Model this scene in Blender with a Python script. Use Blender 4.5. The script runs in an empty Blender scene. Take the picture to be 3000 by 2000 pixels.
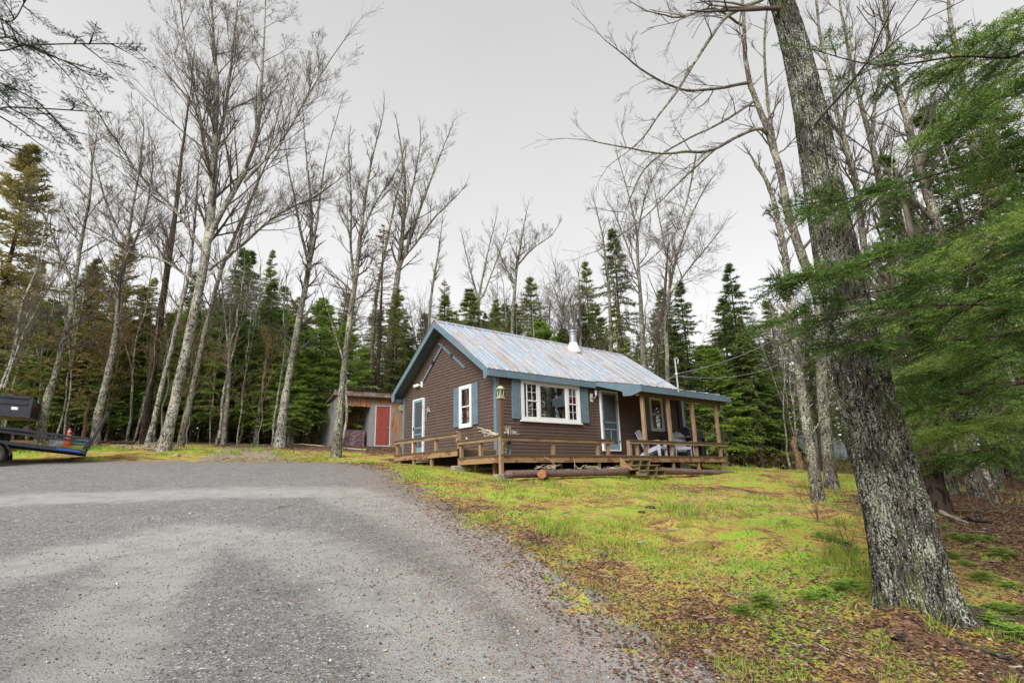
import bpy, math, random
import numpy as np
from math import radians as RD
rng = np.random.default_rng(7)
random.seed(7)
S = bpy.context.scene
COL = S.collection
# ------------------------------------------------------------------ camera model
EYE = np.array([0, 0, 1.6]); FPX = 1588.5; PIT = .2460; ROL = -.025
cp, sp, cr, sr = math.cos(PIT), math.sin(PIT), math.cos(ROL), math.sin(ROL)
cR = np.array([cr, -sp*sr, cp*sr]); cU = np.array([-sr, -sp*cr, cp*cr]); cF = np.array([0, cp, sp])
def un(px, py, Y):
    """pixel of the 3000x2000 photo + forward distance -> world point"""
    d = cF+cR*(px-1500)/FPX+cU*(1000-py)/FPX
    return EYE+d*(Y/d[1])
def vn(x, y, Y): return un(x*1.27551, y*1.27551, Y)
HC = np.array([-.538, 16.856, 2.384]); TH = .683
HU = np.array([math.cos(TH), math.sin(TH), 0]); HV = np.array([-math.sin(TH), math.cos(TH), 0])
def HW(u, v, z): return HC+HU*u+HV*v+np.array([0, 0, z])
# ------------------------------------------------------------------ materials
def newmat(name):
    m = bpy.data.materials.new(name); m.use_nodes = True
    nt = m.node_tree; b = nt.nodes['Principled BSDF']
    return m, nt, b
def N(nt, t, **kw):
    n = nt.nodes.new(t)
    for k, v in kw.items():
        if k[0] == '_': setattr(n, k[1:], v)
        else:
            n.inputs[k.replace('_', ' ')].default_value = v
    return n
def ramp(nt, fac, stops, interp='LINEAR'):
    r = nt.nodes.new('ShaderNodeValToRGB'); r.color_ramp.interpolation = interp
    e = r.color_ramp.elements
    while len(e) < len(stops): e.new(.5)
    for i, (p, c) in enumerate(stops):
        e[i].position = p; e[i].color = (c, c, c, 1) if isinstance(c, (int, float)) else (*c, 1)
    if fac is not None: nt.links.new(fac, r.inputs[0])
    return r.outputs[0]
def coords(nt, stretch=(1, 1, 1), kind='Object', rot=(0, 0, 0)):
    if kind == 'World':
        o = nt.nodes.new('ShaderNodeNewGeometry').outputs['Position']
    else: o = nt.nodes.new('ShaderNodeTexCoord').outputs[kind]
    mp = nt.nodes.new('ShaderNodeMapping'); mp.inputs['Scale'].default_value = stretch; mp.inputs['Rotation'].default_value = rot
    nt.links.new(o, mp.inputs[0]); return mp.outputs[0]
def noise(nt, co, scale, detail=4, rough=.55, out='Fac', dist=0):
    n = N(nt, 'ShaderNodeTexNoise', Scale=scale, Detail=detail, Roughness=rough, Distortion=dist)
    nt.links.new(co, n.inputs['Vector']); return n.outputs[out]
def vor(nt, co, scale, out='Distance', feature='F1'):
    n = N(nt, 'ShaderNodeTexVoronoi', Scale=scale); n.feature = feature
    nt.links.new(co, n.inputs['Vector']); return n.outputs[out]
def mixc(nt, f, a, b, mode='MIX'):
    n = nt.nodes.new('ShaderNodeMix'); n.data_type = 'RGBA'; n.blend_type = mode
    for s, v in ((n.inputs[0], f), (n.inputs[6], a), (n.inputs[7], b)):
        if isinstance(v, (int, float)): s.default_value = v
        elif isinstance(v, tuple): s.default_value = (*v, 1)
        else: nt.links.new(v, s)
    return n.outputs[2]
def mth(nt, op, a, b=0., c=None, clamp=False):
    n = nt.nodes.new('ShaderNodeMath'); n.operation = op; n.use_clamp = clamp
    for i, v in enumerate((a, b) if c is None else (a, b, c)):
        if isinstance(v, (int, float)): n.inputs[i].default_value = v
        else: nt.links.new(v, n.inputs[i])
    return n.outputs[0]
def bump(nt, b, h, strength=.3, dist=.02):
    n = N(nt, 'ShaderNodeBump', Strength=strength, Distance=dist)
    nt.links.new(h, n.inputs['Height']); nt.links.new(n.outputs[0], b.inputs['Normal'])
def simple(name, c1, c2=None, scale=6, rough=.7, stretch=(1, 1, 1), bmp=.15, metal=0, spec=.4, lo=.35, hi=.65, c3=None, detail=5, bd=.01):
    m, nt, b = newmat(name)
    c2 = c2 or tuple(x*.8 for x in c1)
    co = coords(nt, stretch)
    n = noise(nt, co, scale, detail, .62)
    st = [(lo, c1), (hi, c2)]
    if c3: st = [(lo, c1), ((lo+hi)/2, c2), (hi, c3)]
    nt.links.new(ramp(nt, n, st), b.inputs['Base Color'])
    b.inputs['Roughness'].default_value = rough; b.inputs['Metallic'].default_value = metal
    b.inputs['Specular IOR Level'].default_value = spec
    if bmp: bump(nt, b, n, bmp, bd)
    return m
MT = {}
def m_siding():
    m = simple('siding_paint', (.078, .052, .042), (.122, .083, .068), 3, .55, (1, 1, 6), .1, lo=.3, hi=.7); nt = m.node_tree; b = nt.nodes['Principled BSDF']; c = b.inputs['Base Color'].links[0].from_socket
    geo = nt.nodes.new('ShaderNodeNewGeometry'); c = mixc(nt, mth(nt, 'MULTIPLY', geo.outputs['Random Per Island'], .45), c, (.085, .055, .047))
    st_ = noise(nt, coords(nt, (5, 5, .6)), 2., 5, .65); c = mixc(nt, ramp(nt, st_, [(.55, 0.), (.75, .35)]), c, (.2, .16, .14))
    nt.links.new(c, b.inputs['Base Color']); return m
MT['siding'] = m_siding() #'siding_paint', (.105, .069, .058), (.15, .102, .088), 3, .55, (1, 1, 6), .1, lo=.3, hi=.7)
MT['blue'] = simple('blue_grey_paint', (.11, .17, .215), (.145, .215, .265), 4, .5, bmp=.06)
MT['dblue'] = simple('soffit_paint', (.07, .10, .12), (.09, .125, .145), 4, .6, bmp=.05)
MT['white'] = simple('white_paint', (.78, .79, .80), (.68, .69, .70), 3, .45, bmp=.05)
MT['screenblue'] = simple('screen_door_paint', (.20, .30, .37), (.16, .25, .31), 5, .5, bmp=.05)
MT['black'] = simple('black_metal', (.02, .02, .023), (.035, .035, .04), 8, .45, bmp=.05)
MT['navy'] = simple('dark_trailer_paint', (.014, .016, .026), (.028, .031, .045), 5, .35, bmp=.03, spec=.6)
MT['rubber'] = simple('rubber', (.03, .03, .03), (.05, .05, .05), 8, .8)
MT['steel'] = simple('galvanised_steel', (.45, .46, .48), (.3, .31, .33), 10, .4, metal=.5)
MT['red'] = simple('red_door_paint', (.28, .055, .04), (.33, .075, .055), 3, .5, bmp=.04)
MT['curtain'] = simple('red_curtain', (.42, .02, .035), (.28, .012, .02), 12, .9, (6, 6, 1))
MT['dark'] = simple('dark_interior', (.012, .012, .014), (.02, .018, .016), 2, .9, bmp=0)  # near-black: the shade of unlit rooms and the deck recess, as colour
MT['cone'] = simple('orange_plastic', (.75, .07, .015), (.8, .11, .03), 4, .45, bmp=0)
MT['chairg'] = simple('grey_plastic', (.40, .43, .50), (.46, .49, .56), 4, .45, bmp=0)
MT['tarp'] = simple('maroon_tarp', (.10, .055, .065), (.17, .11, .12), 5, .38, bmp=.9, bd=.08, spec=.6)
MT['greytarp'] = simple('grey_tarp', (.25, .28, .32), (.4, .42, .45), 7, .5, bmp=.7, bd=.04)
MT['drift'] = simple('driftwood', (.5, .45, .36), (.26, .22, .17), 14, .8, (1, 1, 1), .5)
MT['block'] = simple('mossy_concrete', (.33, .32, .26), (.2, .22, .1), 9, .9, bmp=.5)
MT['rock'] = simple('grey_rock', (.22, .23, .23), (.33, .33, .32), 9, .85, bmp=.6, c3=(.16, .2, .1))
MT['orangewood'] = simple('fresh_cut_wood', (.40, .16, .055), (.24, .09, .035), 16, .7, bmp=.2)
MT['cedar'] = simple('cedar_soffit', (.35, .13, .055), (.24, .085, .04), 4, .6, (1, 8, 1))
MT['lantern'] = simple('weathered_lantern', (.52, .5, .3), (.2, .22, .12), 16, .8, bmp=.5)
MT['brass'] = simple('white_lamp_glass', (.7, .7, .72), (.5, .5, .52), 8, .25)
def wood(name, c1, c2, c3, ax, sc=3):
    st = [7, 7, 7]; st[ax] = .8
    m = simple(name, c1, c2, sc, .72, tuple(st), .35, c3=c3, lo=.3, hi=.72)
    return m
T1, T2, T3 = (.36, .255, .15), (.24, .16, .095), (.12, .08, .055)
MT['woodu'] = wood('deck_lumber_long', T1, T2, T3, 0)
MT['woodv'] = wood('deck_lumber_side', T1, T2, T3, 1)
MT['woodz'] = wood('post_lumber', (.38, .27, .16), (.27, .18, .105), (.15, .1, .065), 2)
MT['wooddark'] = wood('wet_top_board', (.07, .05, .035), (.11, .08, .05), (.05, .045, .025), 0)
MT['postdark'] = wood('dark_stained_post', (.10, .05, .028), (.14, .075, .04), (.08, .04, .025), 2)
MT['stepw'] = wood('mossy_step_lumber', (.24, .2, .11), (.16, .12, .065), (.1, .09, .04), 0)
def m_fascia():
    m, nt, b = newmat('peeling_rim_board'); co = coords(nt, (1, 1, 2.2))
    n = noise(nt, co, 1.9, 3, .6, dist=.6)
    g = noise(nt, coords(nt, (1, 6, 25)), 3, 5)
    c = ramp(nt, n, [(.44, (.20, .075, .045)), (.475, (.38, .24, .115)), (.62, (.34, .21, .09))])
    nt.links.new(mixc(nt, mth(nt, 'MULTIPLY', g, .5), c, (.12, .07, .045)), b.inputs['Base Color'])
    b.inputs['Roughness'].default_value = .7; bump(nt, b, g, .25); return m
MT['fascia'] = m_fascia()
def m_shed(name, base, streak, dark):
    m, nt, b = newmat(name)
    co = coords(nt, (7, 7, .7)); n = noise(nt, co, 1.6, 6, .6)
    big = noise(nt, coords(nt, (1, 1, .8)), 1.1, 3)
    c = ramp(nt, n, [(.3, dark), (.5, base), (.68, streak)])
    nt.links.new(mixc(nt, ramp(nt, big, [(.45, 0.), (.62, .7)]), c, (.24, .22, .2)), b.inputs['Base Color'])
    b.inputs['Roughness'].default_value = .8; bump(nt, b, n, .4, .01); return m
MT['shedorange'] = m_shed('weathered_orange_board', (.42, .17, .055), (.62, .36, .16), (.12, .055, .03))
MT['shedgrey'] = simple('silver_grey_board', (.33, .33, .34), (.22, .22, .225), 2.2, .8, (8, 8, .7), .35, c3=(.42, .42, .42))
MT['shedroof'] = simple('old_shed_roof', (.13, .085, .06), (.22, .15, .12), 4, .8, c3=(.35, .3, .27))
def m_roof():
    m, nt, b = newmat('flaking_metal_roof')
    co = coords(nt, (3.4, .34, .34)); n = noise(nt, co, 1.5, 6, .66, dist=.15)
    fine = noise(nt, coords(nt, (5, 1.2, 1.2)), 3., 5, .65)
    g = coords(nt, (1, 1, 1)); sx = nt.nodes.new('ShaderNodeSeparateXYZ'); nt.links.new(g, sx.inputs[0])
    # more worn panels toward the chimney end
    band = mth(nt, 'SINE', mth(nt, 'MULTIPLY', sx.outputs[0], 10.5))
    s = mth(nt, 'ADD', mth(nt, 'ADD', n, mth(nt, 'MULTIPLY', fine, .35)), mth(nt, 'MULTIPLY', band, .045))
    c = ramp(nt, s, [(.645, (.35, .43, .54)), (.685, (.62, .62, .62)), (.72, (.44, .31, .19)), (.88, (.30, .23, .20))])
    v = noise(nt, coords(nt, (3, .3, .3)), 3, 3)
    nt.links.new(mixc(nt, mth(nt, 'MULTIPLY', v, .5), c, (.24, .31, .42)), b.inputs['Base Color'])
    b.inputs['Metallic'].default_value = .15; b.inputs['Roughness'].default_value = .36; bump(nt, b, fine, .06); return m
MT['roof'] = m_roof()
def m_glass():
    m, nt, b = newmat('window_glass')
    b.inputs['Base Color'].default_value = (.5, .55, .55, 1); b.inputs['Roughness'].default_value = .02
    b.inputs['IOR'].default_value = 1.9
    tr = nt.nodes.new('ShaderNodeBsdfTransparent'); tr.inputs[0].default_value = (.75, .77, .77, 1)
    gl = nt.nodes.new('ShaderNodeBsdfGlossy'); gl.inputs['Roughness'].default_value = .015
    lw = nt.nodes.new('ShaderNodeLayerWeight'); lw.inputs[0].default_value = .5; fr = nt.nodes.new('ShaderNodeMath'); fr.operation = 'MULTIPLY_ADD'; fr.inputs[1].default_value = .55; fr.inputs[2].default_value = .06; nt.links.new(lw.outputs['Facing'], fr.inputs[0])
    mx = nt.nodes.new('ShaderNodeMixShader')
    nt.links.new(fr.outputs[0], mx.inputs[0]); nt.links.new(tr.outputs[0], mx.inputs[1]); nt.links.new(gl.outputs[0], mx.inputs[2])
    nt.links.new(mx.outputs[0], nt.nodes['Material Output'].inputs[0]); return m
MT['glass'] = m_glass()
def m_screen():
    m, nt, b = newmat('insect_screen'); b.inputs['Base Color'].default_value = (.09, .10, .11, 1); b.inputs['Roughness'].default_value = .5
    tr = nt.nodes.new('ShaderNodeBsdfTransparent'); mx = nt.nodes.new('ShaderNodeMixShader'); mx.inputs[0].default_value = .6
    nt.links.new(tr.outputs[0], mx.inputs[1]); nt.links.new(b.outputs[0], mx.inputs[2]); nt.links.new(mx.outputs[0], nt.nodes['Material Output'].inputs[0]); return m
MT['screen'] = m_screen()
# bark: furrowed base with lichen flakes
def m_bark(name, base, dark, lichen, cover=.5, fs=1., moss=0., streak=.3, band=0.):
    """furrowed bark with crusty lichen flecks; cover = share of lichen"""
    m, nt, b = newmat(name)
    f = noise(nt, coords(nt, (1, 1, streak)), 20*fs, 4, .6, dist=.5)
    co2 = coords(nt, (1, 1, .8)); l = noise(nt, co2, 34*fs, 3, .65); pch = noise(nt, co2, 2.2*fs, 3, .5)
    c = ramp(nt, f, [(.43, dark), (.50, base)])
    lf = mth(nt, 'ADD', l, mth(nt, 'ADD', mth(nt, 'MULTIPLY', pch, .55), mth(nt, 'MULTIPLY', f, .35)))
    k = 1.02-(cover-.5)*.35
    lm = ramp(nt, lf, [(k-.87, 0.), (k-.84, 0.)]) if False else ramp(nt, mth(nt, 'SUBTRACT', lf, k-.5), [(.47, 0.), (.52, 1.)])
    lc = mixc(nt, ramp(nt, noise(nt, co2, 12*fs, 3), [(.38, 0.), (.62, 1.)]), lichen, tuple(x*.6 for x in lichen))
    c = mixc(nt, lm, c, lc)
    if band:
        bn = noise(nt, coords(nt, (1, 1, 6)), 1.6, 4, .6); c = mixc(nt, ramp(nt, bn, [(.56, 0.), (.6, band)]), c, (.72, .72, .68)); c = mixc(nt, ramp(nt, bn, [(.36, band), (.40, 0.)]), c, (.05, .045, .04))
    if moss:
        mm = ramp(nt, noise(nt, co2, 3.3*fs, 4), [(.56, 0.), (.66, moss)]); c = mixc(nt, mm, c, (.17, .19, .05))
    nt.links.new(c, b.inputs['Base Color']); b.inputs['Roughness'].default_value = .9; b.inputs['Specular IOR Level'].default_value = .2
    h = mth(nt, 'ADD', f, mth(nt, 'MULTIPLY', lm, .22)); bump(nt, b, h, 1., .035); return m
MT['barkbig'] = m_bark('lichened_maple_bark', (.10, .09, .077), (.016, .013, .011), (.52, .54, .45), .54, 2.1, .5, .32)
MT['barkbirch'] = m_bark('pale_birch_bark', (.20, .18, .155), (.045, .038, .032), (.56, .56, .48), .6, .8, .3, .4, .22)
MT['barkgrey'] = m_bark('grey_lichen_bark', (.15, .13, .11), (.035, .03, .025), (.45, .46, .35), .56, .9, .4, .4)
MT['barkdark'] = m_bark('dark_bark', (.085, .062, .05), (.022, .017, .014), (.26, .26, .2), .15, .8, .2, .35)
MT['twig'] = simple('twig_bark', (.075, .062, .052), (.13, .11, .09), 6, .9, bmp=0)
MT['twiggrey'] = simple('lichened_twig', (.13, .12, .095), (.22, .21, .16), 5, .9, bmp=0)
MT['deadneedle'] = simple('brown_twigs', (.2, .13, .07), (.3, .2, .1), 4, .9, bmp=0)
MT['logbark'] = simple('log_bark', (.07, .045, .042), (.14, .09, .085), 7, .85, (1, 4, 4), .6, c3=(.25, .16, .14))
def m_leaf(name, c1, c2, c3, trans=.3, sc=1.2, isl=.5):
    m, nt, b = newmat(name); geo = nt.nodes.new('ShaderNodeNewGeometry'); oi = nt.nodes.new('ShaderNodeObjectInfo')
    n = noise(nt, coords(nt, kind='Object'), sc, 3)
    f = mth(nt, 'ADD', mth(nt, 'MULTIPLY', geo.outputs['Random Per Island'], isl), mth(nt, 'MULTIPLY', n, 1-isl*.4))
    f = mth(nt, 'ADD', f, mth(nt, 'MULTIPLY', mth(nt, 'SUBTRACT', oi.outputs['Random'], .5), .5))
    c = ramp(nt, f, [(.32, c1), (.6, c2), (.88, c3)])
    nt.links.new(c, b.inputs['Base Color']); b.inputs['Roughness'].default_value = .65; b.inputs['Specular IOR Level'].default_value = .25
    t = nt.nodes.new('ShaderNodeBsdfTranslucent'); nt.links.new(c, t.inputs[0])
    mx = nt.nodes.new('ShaderNodeMixShader'); mx.inputs[0].default_value = trans
    nt.links.new(b.outputs[0], mx.inputs[1]); nt.links.new(t.outputs[0], mx.inputs[2]); nt.links.new(mx.outputs[0], nt.nodes['Material Output'].inputs[0])
    return m
MT['fir'] = m_leaf('fir_needles', (.08, .15, .03), (.20, .33, .055), (.38, .50, .12), .42)
MT['spruce'] = m_leaf('spruce_needles', (.085, .13, .045), (.19, .25, .07), (.33, .37, .13), .42
)
MT['olive'] = m_leaf('olive_needles', (.17, .155, .05), (.27, .24, .075), (.38, .34, .13), .42)
MT['darkneedle'] = m_leaf('dark_fir_needles', (.02, .04, .02), (.045, .085, .035), (.08, .13, .05), .2, 3)
MT['hemlock'] = m_leaf('hemlock_needles', (.028, .07, .018), (.115, .23, .042), (.38, .52, .13), .42, 2.5)
MT['brownish'] = m_leaf('rusty_needles', (.18, .11, .055), (.26, .17, .08), (.2, .2, .08))
MT['budleaf'] = m_leaf('opening_buds', (.22, .12, .06), (.32, .2, .08), (.35, .3, .1), .3, 3)
# ------------------------------------------------------------------ mesh helpers
def link(o, parent=None):
    COL.objects.link(o)
    if parent: o.parent = parent
    return o
def tag(o, label=None, cat=None, group=None, kind=None):
    if label: o['label'] = label
    if cat: o['category'] = cat
    if group: o['group'] = group
    if kind: o['kind'] = kind
    return o
def empty(name, loc=(0, 0, 0), rz=0., label=None, cat=None, group=None):
    o = bpy.data.objects.new(name, None); o.location = [float(a) for a in loc]; o.rotation_euler[2] = rz
    o.empty_display_size = .2; link(o); return tag(o, label, cat, group)
def npmesh(name, V, F, smooth=False):
    """V (n,3); F list of (m,k) arrays"""
    me = bpy.data.meshes.new(name); V = np.asarray(V, np.float32)
    F = [np.asarray(f, np.int32) for f in F if len(f)]
    me.vertices.add(len(V)); me.vertices.foreach_set('co', V.ravel())
    nl = sum(f.size for f in F); me.loops.add(nl); me.polygons.add(sum(len(f) for f in F))
    me.loops.foreach_set('vertex_index', np.concatenate([f.ravel() for f in F]))
    st = []; tot = 0
    for f in F:
        st.append(tot+np.arange(len(f))*f.shape[1]); tot += f.size
    me.polygons.foreach_set('loop_start', np.concatenate(st).astype(np.int32))
    me.update(calc_edges=True)
    if smooth: me.polygons.foreach_set('use_smooth', np.ones(len(me.polygons), bool))
    return me
def ob(name, me, mat, parent=None):
    o = bpy.data.objects.new(name, me)
    if mat and not len(me.materials): me.materials.append(MT[mat] if isinstance(mat, str) else mat)
    return link(o, parent)
class MB:
    def __init__(s): s.V = []; s.F = []; s.n = 0
    def add(s, V, F):
        V = np.asarray(V, float).reshape(-1, 3); s.V.append(V); s.F += [tuple(i+s.n for i in f) for f in F]; s.n += len(V); return s
    def box(s, x0, x1, y0, y1, z0, z1, top=None):
        V = [(x, y, z) for z in (z0, z1) for y in (y0, y1) for x in (x0, x1)]
        return s.add(V, [(0, 2, 3, 1), (4, 5, 7, 6), (0, 1, 5, 4), (2, 6, 7, 3), (0, 4, 6, 2), (1, 3, 7, 5)])
    def beam(s, a, b, w, h, up=(0, 0, 1)):
        """box of section w (side) x h (up) between centres a,b"""
        a = np.array(a, float); b = np.array(b, float); d = (b-a)/np.linalg.norm(b-a); up = np.array(up, float)
        sd = np.cross(d, up); sd /= np.linalg.norm(sd); up = np.cross(sd, d)
        V = [p+sd*w/2*i+up*h/2*j for p in (a, b) for i, j in ((-1, -1), (1, -1), (1, 1), (-1, 1))]
        return s.add(V, [(0, 1, 2, 3), (7, 6, 5, 4), (0, 4, 5, 1), (1, 5, 6, 2), (2, 6, 7, 3), (3, 7, 4, 0)])
    def prism(s, poly, vec):
        """planar polygon (3d) extruded along vec"""
        P = np.array(poly, float); n = len(P); V = np.vstack([P, P+np.array(vec, float)])
        return s.add(V, [tuple(range(n))[::-1], tuple(range(n, 2*n))]+[(i, (i+1) % n, n+(i+1) % n, n+i) for i in range(n)])
    def tube(s, pts, r, n=8, cap=True):
        P = np.array(pts, float); k = len(P); r = np.broadcast_to(np.array(r, float), (k,))
        T = np.gradient(P, axis=0); T /= np.linalg.norm(T, axis=1)[:, None]+1e-9
        ref = np.array([0, 0, 1.]) if abs(T[0][2]) < .8 else np.array([1., 0, 0])
        V = []
        for p, t, q in zip(P, T, r):
            a = np.cross(t, ref); a /= np.linalg.norm(a)+1e-9; b2 = np.cross(t, a)
            for j in range(n):
                w = 2*math.pi*j/n; V.append(p+q*(a*math.cos(w)+b2*math.sin(w)))
        F = [(i*n+j, i*n+(j+1) % n, (i+1)*n+(j+1) % n, (i+1)*n+j) for i in range(k-1) for j in range(n)]
        if cap: F += [tuple(range(n))[::-1], tuple((k-1)*n+j for j in range(n))]
        return s.add(V, F)
    def lathe(s, c, prof, n=20, axis='z'):
        V = []
        for r, h in prof:
            for j in range(n):
                w = 2*math.pi*j/n; p = (r*math.cos(w), r*math.sin(w), h)
                if axis == 'y': p = (p[0], p[2], p[1])
                if axis == 'x': p = (p[2], p[0], p[1])
                V.append((c[0]+p[0], c[1]+p[1], c[2]+p[2]))
        k = len(prof)
        F = [(i*n+j, i*n+(j+1) % n, (i+1)*n+(j+1) % n, (i+1)*n+j) for i in range(k-1) for j in range(n)]
        F += [tuple(range(n))[::-1], tuple((k-1)*n+j for j in range(n))]
        return s.add(V, F)
    def build(s, name, mat, parent=None, smooth=False, bev=0, loc=None, rz=0):
        me = bpy.data.meshes.new(name); me.from_pydata(np.vstack(s.V).tolist(), [], s.F)
        if smooth: me.polygons.foreach_set('use_smooth', np.ones(len(me.polygons), bool))
        me.update(); o = ob(name, me, mat, parent)
        if bev:
            md = o.modifiers.new('edge', 'BEVEL'); md.width = bev; md.segments = 1; md.limit_method = 'ANGLE'
        if loc is not None: o.location = [float(a) for a in loc]; o.rotation_euler[2] = rz
        return o
# value noise
def vnoise(x, y, sc, seed=0, oct=3):
    out = np.zeros(np.broadcast(x, y).shape); amp = 1; tot = 0
    for o in range(oct):
        r = np.random.default_rng(seed+o*17); G = r.random((128, 128))
        X = x*sc*2**o+37.3*o; Y = y*sc*2**o+11.7*o
        xi = np.floor(X).astype(int); yi = np.floor(Y).astype(int); fx = X-xi; fy = Y-yi
        fx = fx*fx*(3-2*fx); fy = fy*fy*(3-2*fy)
        g = lambda a, b: G[a % 128, b % 128]
        v = (g(xi, yi)*(1-fx)+g(xi+1, yi)*fx)*(1-fy)+(g(xi, yi+1)*(1-fx)+g(xi+1, yi+1)*fx)*fy
        out += v*amp; tot += amp; amp *= .5
    return out/tot*2-1
# ------------------------------------------------------------------ terrain
CT = []
def ct(px, py, Y): CT.append(un(px, py, Y))
for a in [(0, 1350, 17), (400, 1350, 18), (700, 1350, 19), (1050, 1355, 19.5), (1160, 1352, 20.5), (1466, 1389, 15.5), (2122, 1377, 21.4), (2690, 1815, 4.9),
          (2400, 1470, 14.5), (2250, 1372, 26), (2500, 1388, 24), (2780, 1516, 9.5), (3000, 1560, 8), (2950, 1452, 14), (300, 1292, 27), (700, 1300, 27), (1000, 1312, 26),
          (478, 1320, 21), (1500, 1600, 6.5), (750, 1600, 7.3), (2000, 1600, 7), (2000, 1450, 13), (1325, 1362, 17.3), (1800, 1392, 17.5)]: ct(*a)
CT += [np.array(a, float) for a in [(0, 0, 0), (0, 2.6, .18), (-4, 2, .35), (4, 2, -.05), (0, -12, -.9), (-12, -12, .2), (14, -10, -1.5), (-30, 45, 5.2), (0, 42, 3.3), (20, 45, 1.7), (40, 45, .8), (-45, 20, 4.5), (45, 10, -.5), (-20, 75, 6), (20, 75, 1.8), (-20, 3, 1.6), (20, 3, -.6), (-5, 34, 3.6), (12, 34, 1.9)]]
CT = np.array(CT)
def _tps():
    n = len(CT); d = np.linalg.norm(CT[:, None, :2]-CT[None, :, :2], axis=2)
    K = np.where(d > 0, d*d*np.log(d+1e-12), 0)+np.eye(n)*2.; P = np.c_[np.ones(n), CT[:, :2]]
    A = np.block([[K, P], [P.T, np.zeros((3, 3))]]); return np.linalg.solve(A, np.r_[CT[:, 2], 0, 0, 0])
TW = _tps()
def hbase(x, y):
    x = np.clip(np.asarray(x, float), -50, 50); y = np.clip(np.asarray(y, float), -20, 80)
    sh = x.shape; x = x.ravel(); y = y.ravel(); out = np.empty(len(x))
    for i in range(0, len(x), 40000):
        a = x[i:i+40000, None]-CT[None, :, 0]; b = y[i:i+40000, None]-CT[None, :, 1]; r2 = a*a+b*b
        out[i:i+40000] = (.5*r2*np.log(r2+1e-12))@TW[:-3]+TW[-3]+TW[-2]*x[i:i+40000]+TW[-1]*y[i:i+40000]
    return out.reshape(sh)
def gz(x, y): return float(hbase(np.array([x]), np.array([y]))[0])
def ghit(px, py):
    d = cF+cR*(px-1500)/FPX+cU*(1000-py)/FPX; t = 1.5
    for _ in range(4000):
        p = EYE+d*t
        if p[2] < gz(p[0], p[1]): break
        t += max(.02, .01*t)
        if t > 30: break
    p = EYE+d*t
    if t > 30:
        p = EYE+d*(25/d[1]); p[2] = gz(p[0], p[1])
    return p
def gpx(px, Y):
    p = un(px, 1300, Y); p[2] = gz(p[0], p[1]); return p
def sdist(poly, x, y):
    """positive inside"""
    P = np.array(poly); Q = np.roll(P, -1, 0); d = np.full(x.shape, 1e9); ins = np.zeros(x.shape, bool)
    for (ax, ay), (bx, by) in zip(P, Q):
        ex, ey = bx-ax, by-ay; t = np.clip(((x-ax)*ex+(y-ay)*ey)/(ex*ex+ey*ey+1e-12), 0, 1)
        d = np.minimum(d, np.hypot(x-ax-t*ex, y-ay-t*ey))
        c = ((ay > y) != (by > y)) & (x < (bx-ax)*(y-ay)/(by-ay+1e-12)+ax); ins ^= c
    return np.where(ins, d, -d)
DRV = [(-60, 2), (-34, 14.5)]+[tuple(ghit(*a)[:2]) for a in [(0, 1352), (300, 1351), (700, 1350), (1000, 1354), (1090, 1364), (1150, 1388), (1225, 1440), (1330, 1492), (1450, 1570), (1590, 1660), (1780, 1790), (1910, 1875), (2080, 1995)]]+[(2.3, 1.2), (3.6, -6), (5, -18), (-60, -18)]
PTH = [tuple(ghit(*a)[:2]) for a in [(555, 1349), (650, 1312), (690, 1300), (770, 1300), (830, 1318), (880, 1350)]]
LANES = [[tuple(ghit(*a)[:2]) for a in L_] for L_ in ([(-60, 1470), (300, 1455), (700, 1440), (1000, 1440), (1200, 1500), (1400, 1600), (1620, 1760), (1850, 1960)], [(-60, 1690), (250, 1620), (520, 1560), (800, 1580), (1000, 1660), (1200, 1800), (1400, 1990)], [(200, 1990), (300, 1850), (380, 1740), (520, 1600)])]
def lane(x, y):
    d = np.full(x.shape, 1e9)
    for P in LANES:
        for (ax, ay), (bx, by) in zip(P[:-1], P[1:]):
            ex, ey = bx-ax, by-ay; t = np.clip(((x-ax)*ex+(y-ay)*ey)/(ex*ex+ey*ey), 0, 1); d = np.minimum(d, np.hypot(x-ax-t*ex, y-ay-t*ey)/(.38+.035*np.hypot(x, y)))
    return np.exp(-d**2)
def hfull(x, y, sd):
    h = hbase(x, y); r = np.hypot(x, y); out = np.clip(-sd, 0, 1)
    rough = vnoise(x, y, .9, 3, 3)*.05*out+vnoise(x, y, 3.3, 9, 2)*.022*out*np.clip(14/(r+.1), 0, 1)
    rough += np.maximum(vnoise(x, y, 1.3, 31, 2)-.25, 0)*.22*out*np.clip((x-.5)/2, 0, 1)*np.clip((15-y)/4, 0, 1)
    return h+rough+vnoise(x, y, .5, 5, 2)*.02-.03*lane(x, y)*(sd > 0)
def lawn_color(nt):
    w = coords(nt, kind='World')
    a = noise(nt, w, .55, 4, .65); b = noise(nt, w, 2.4, 5, .7); c = noise(nt, w, 10, 5, .72)
    s = mth(nt, 'ADD', mth(nt, 'MULTIPLY', a, .5), mth(nt, 'ADD', mth(nt, 'MULTIPLY', b, .45), mth(nt, 'MULTIPLY', c, .35)))
    col = ramp(nt, s, [(.53, (.12, .075, .055)), (.585, (.27, .15, .075)), (.625, (.46, .29, .09)), (.665, (.50, .43, .085)), (.70, (.38, .46, .065)), (.74, (.28, .52, .045))])
    so = noise(nt, w, 3.2, 6, .75); col = mixc(nt, ramp(nt, so, [(.57, 0.), (.63, .85)]), col, (.13, .085, .06))
    hi = noise(nt, w, 38, 4, .7)
    col = mixc(nt, ramp(nt, hi, [(.38, .8), (.5, 0.)]), col, (.065, .05, .03))
    col = mixc(nt, ramp(nt, noise(nt, w, 55, 2, .6), [(.62, 0.), (.7, .55)]), col, (.5, .4, .22))
    return col
def attr(nt, n): a = nt.nodes.new('ShaderNodeAttribute'); a.attribute_name = n; return a.outputs['Fac']
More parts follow.
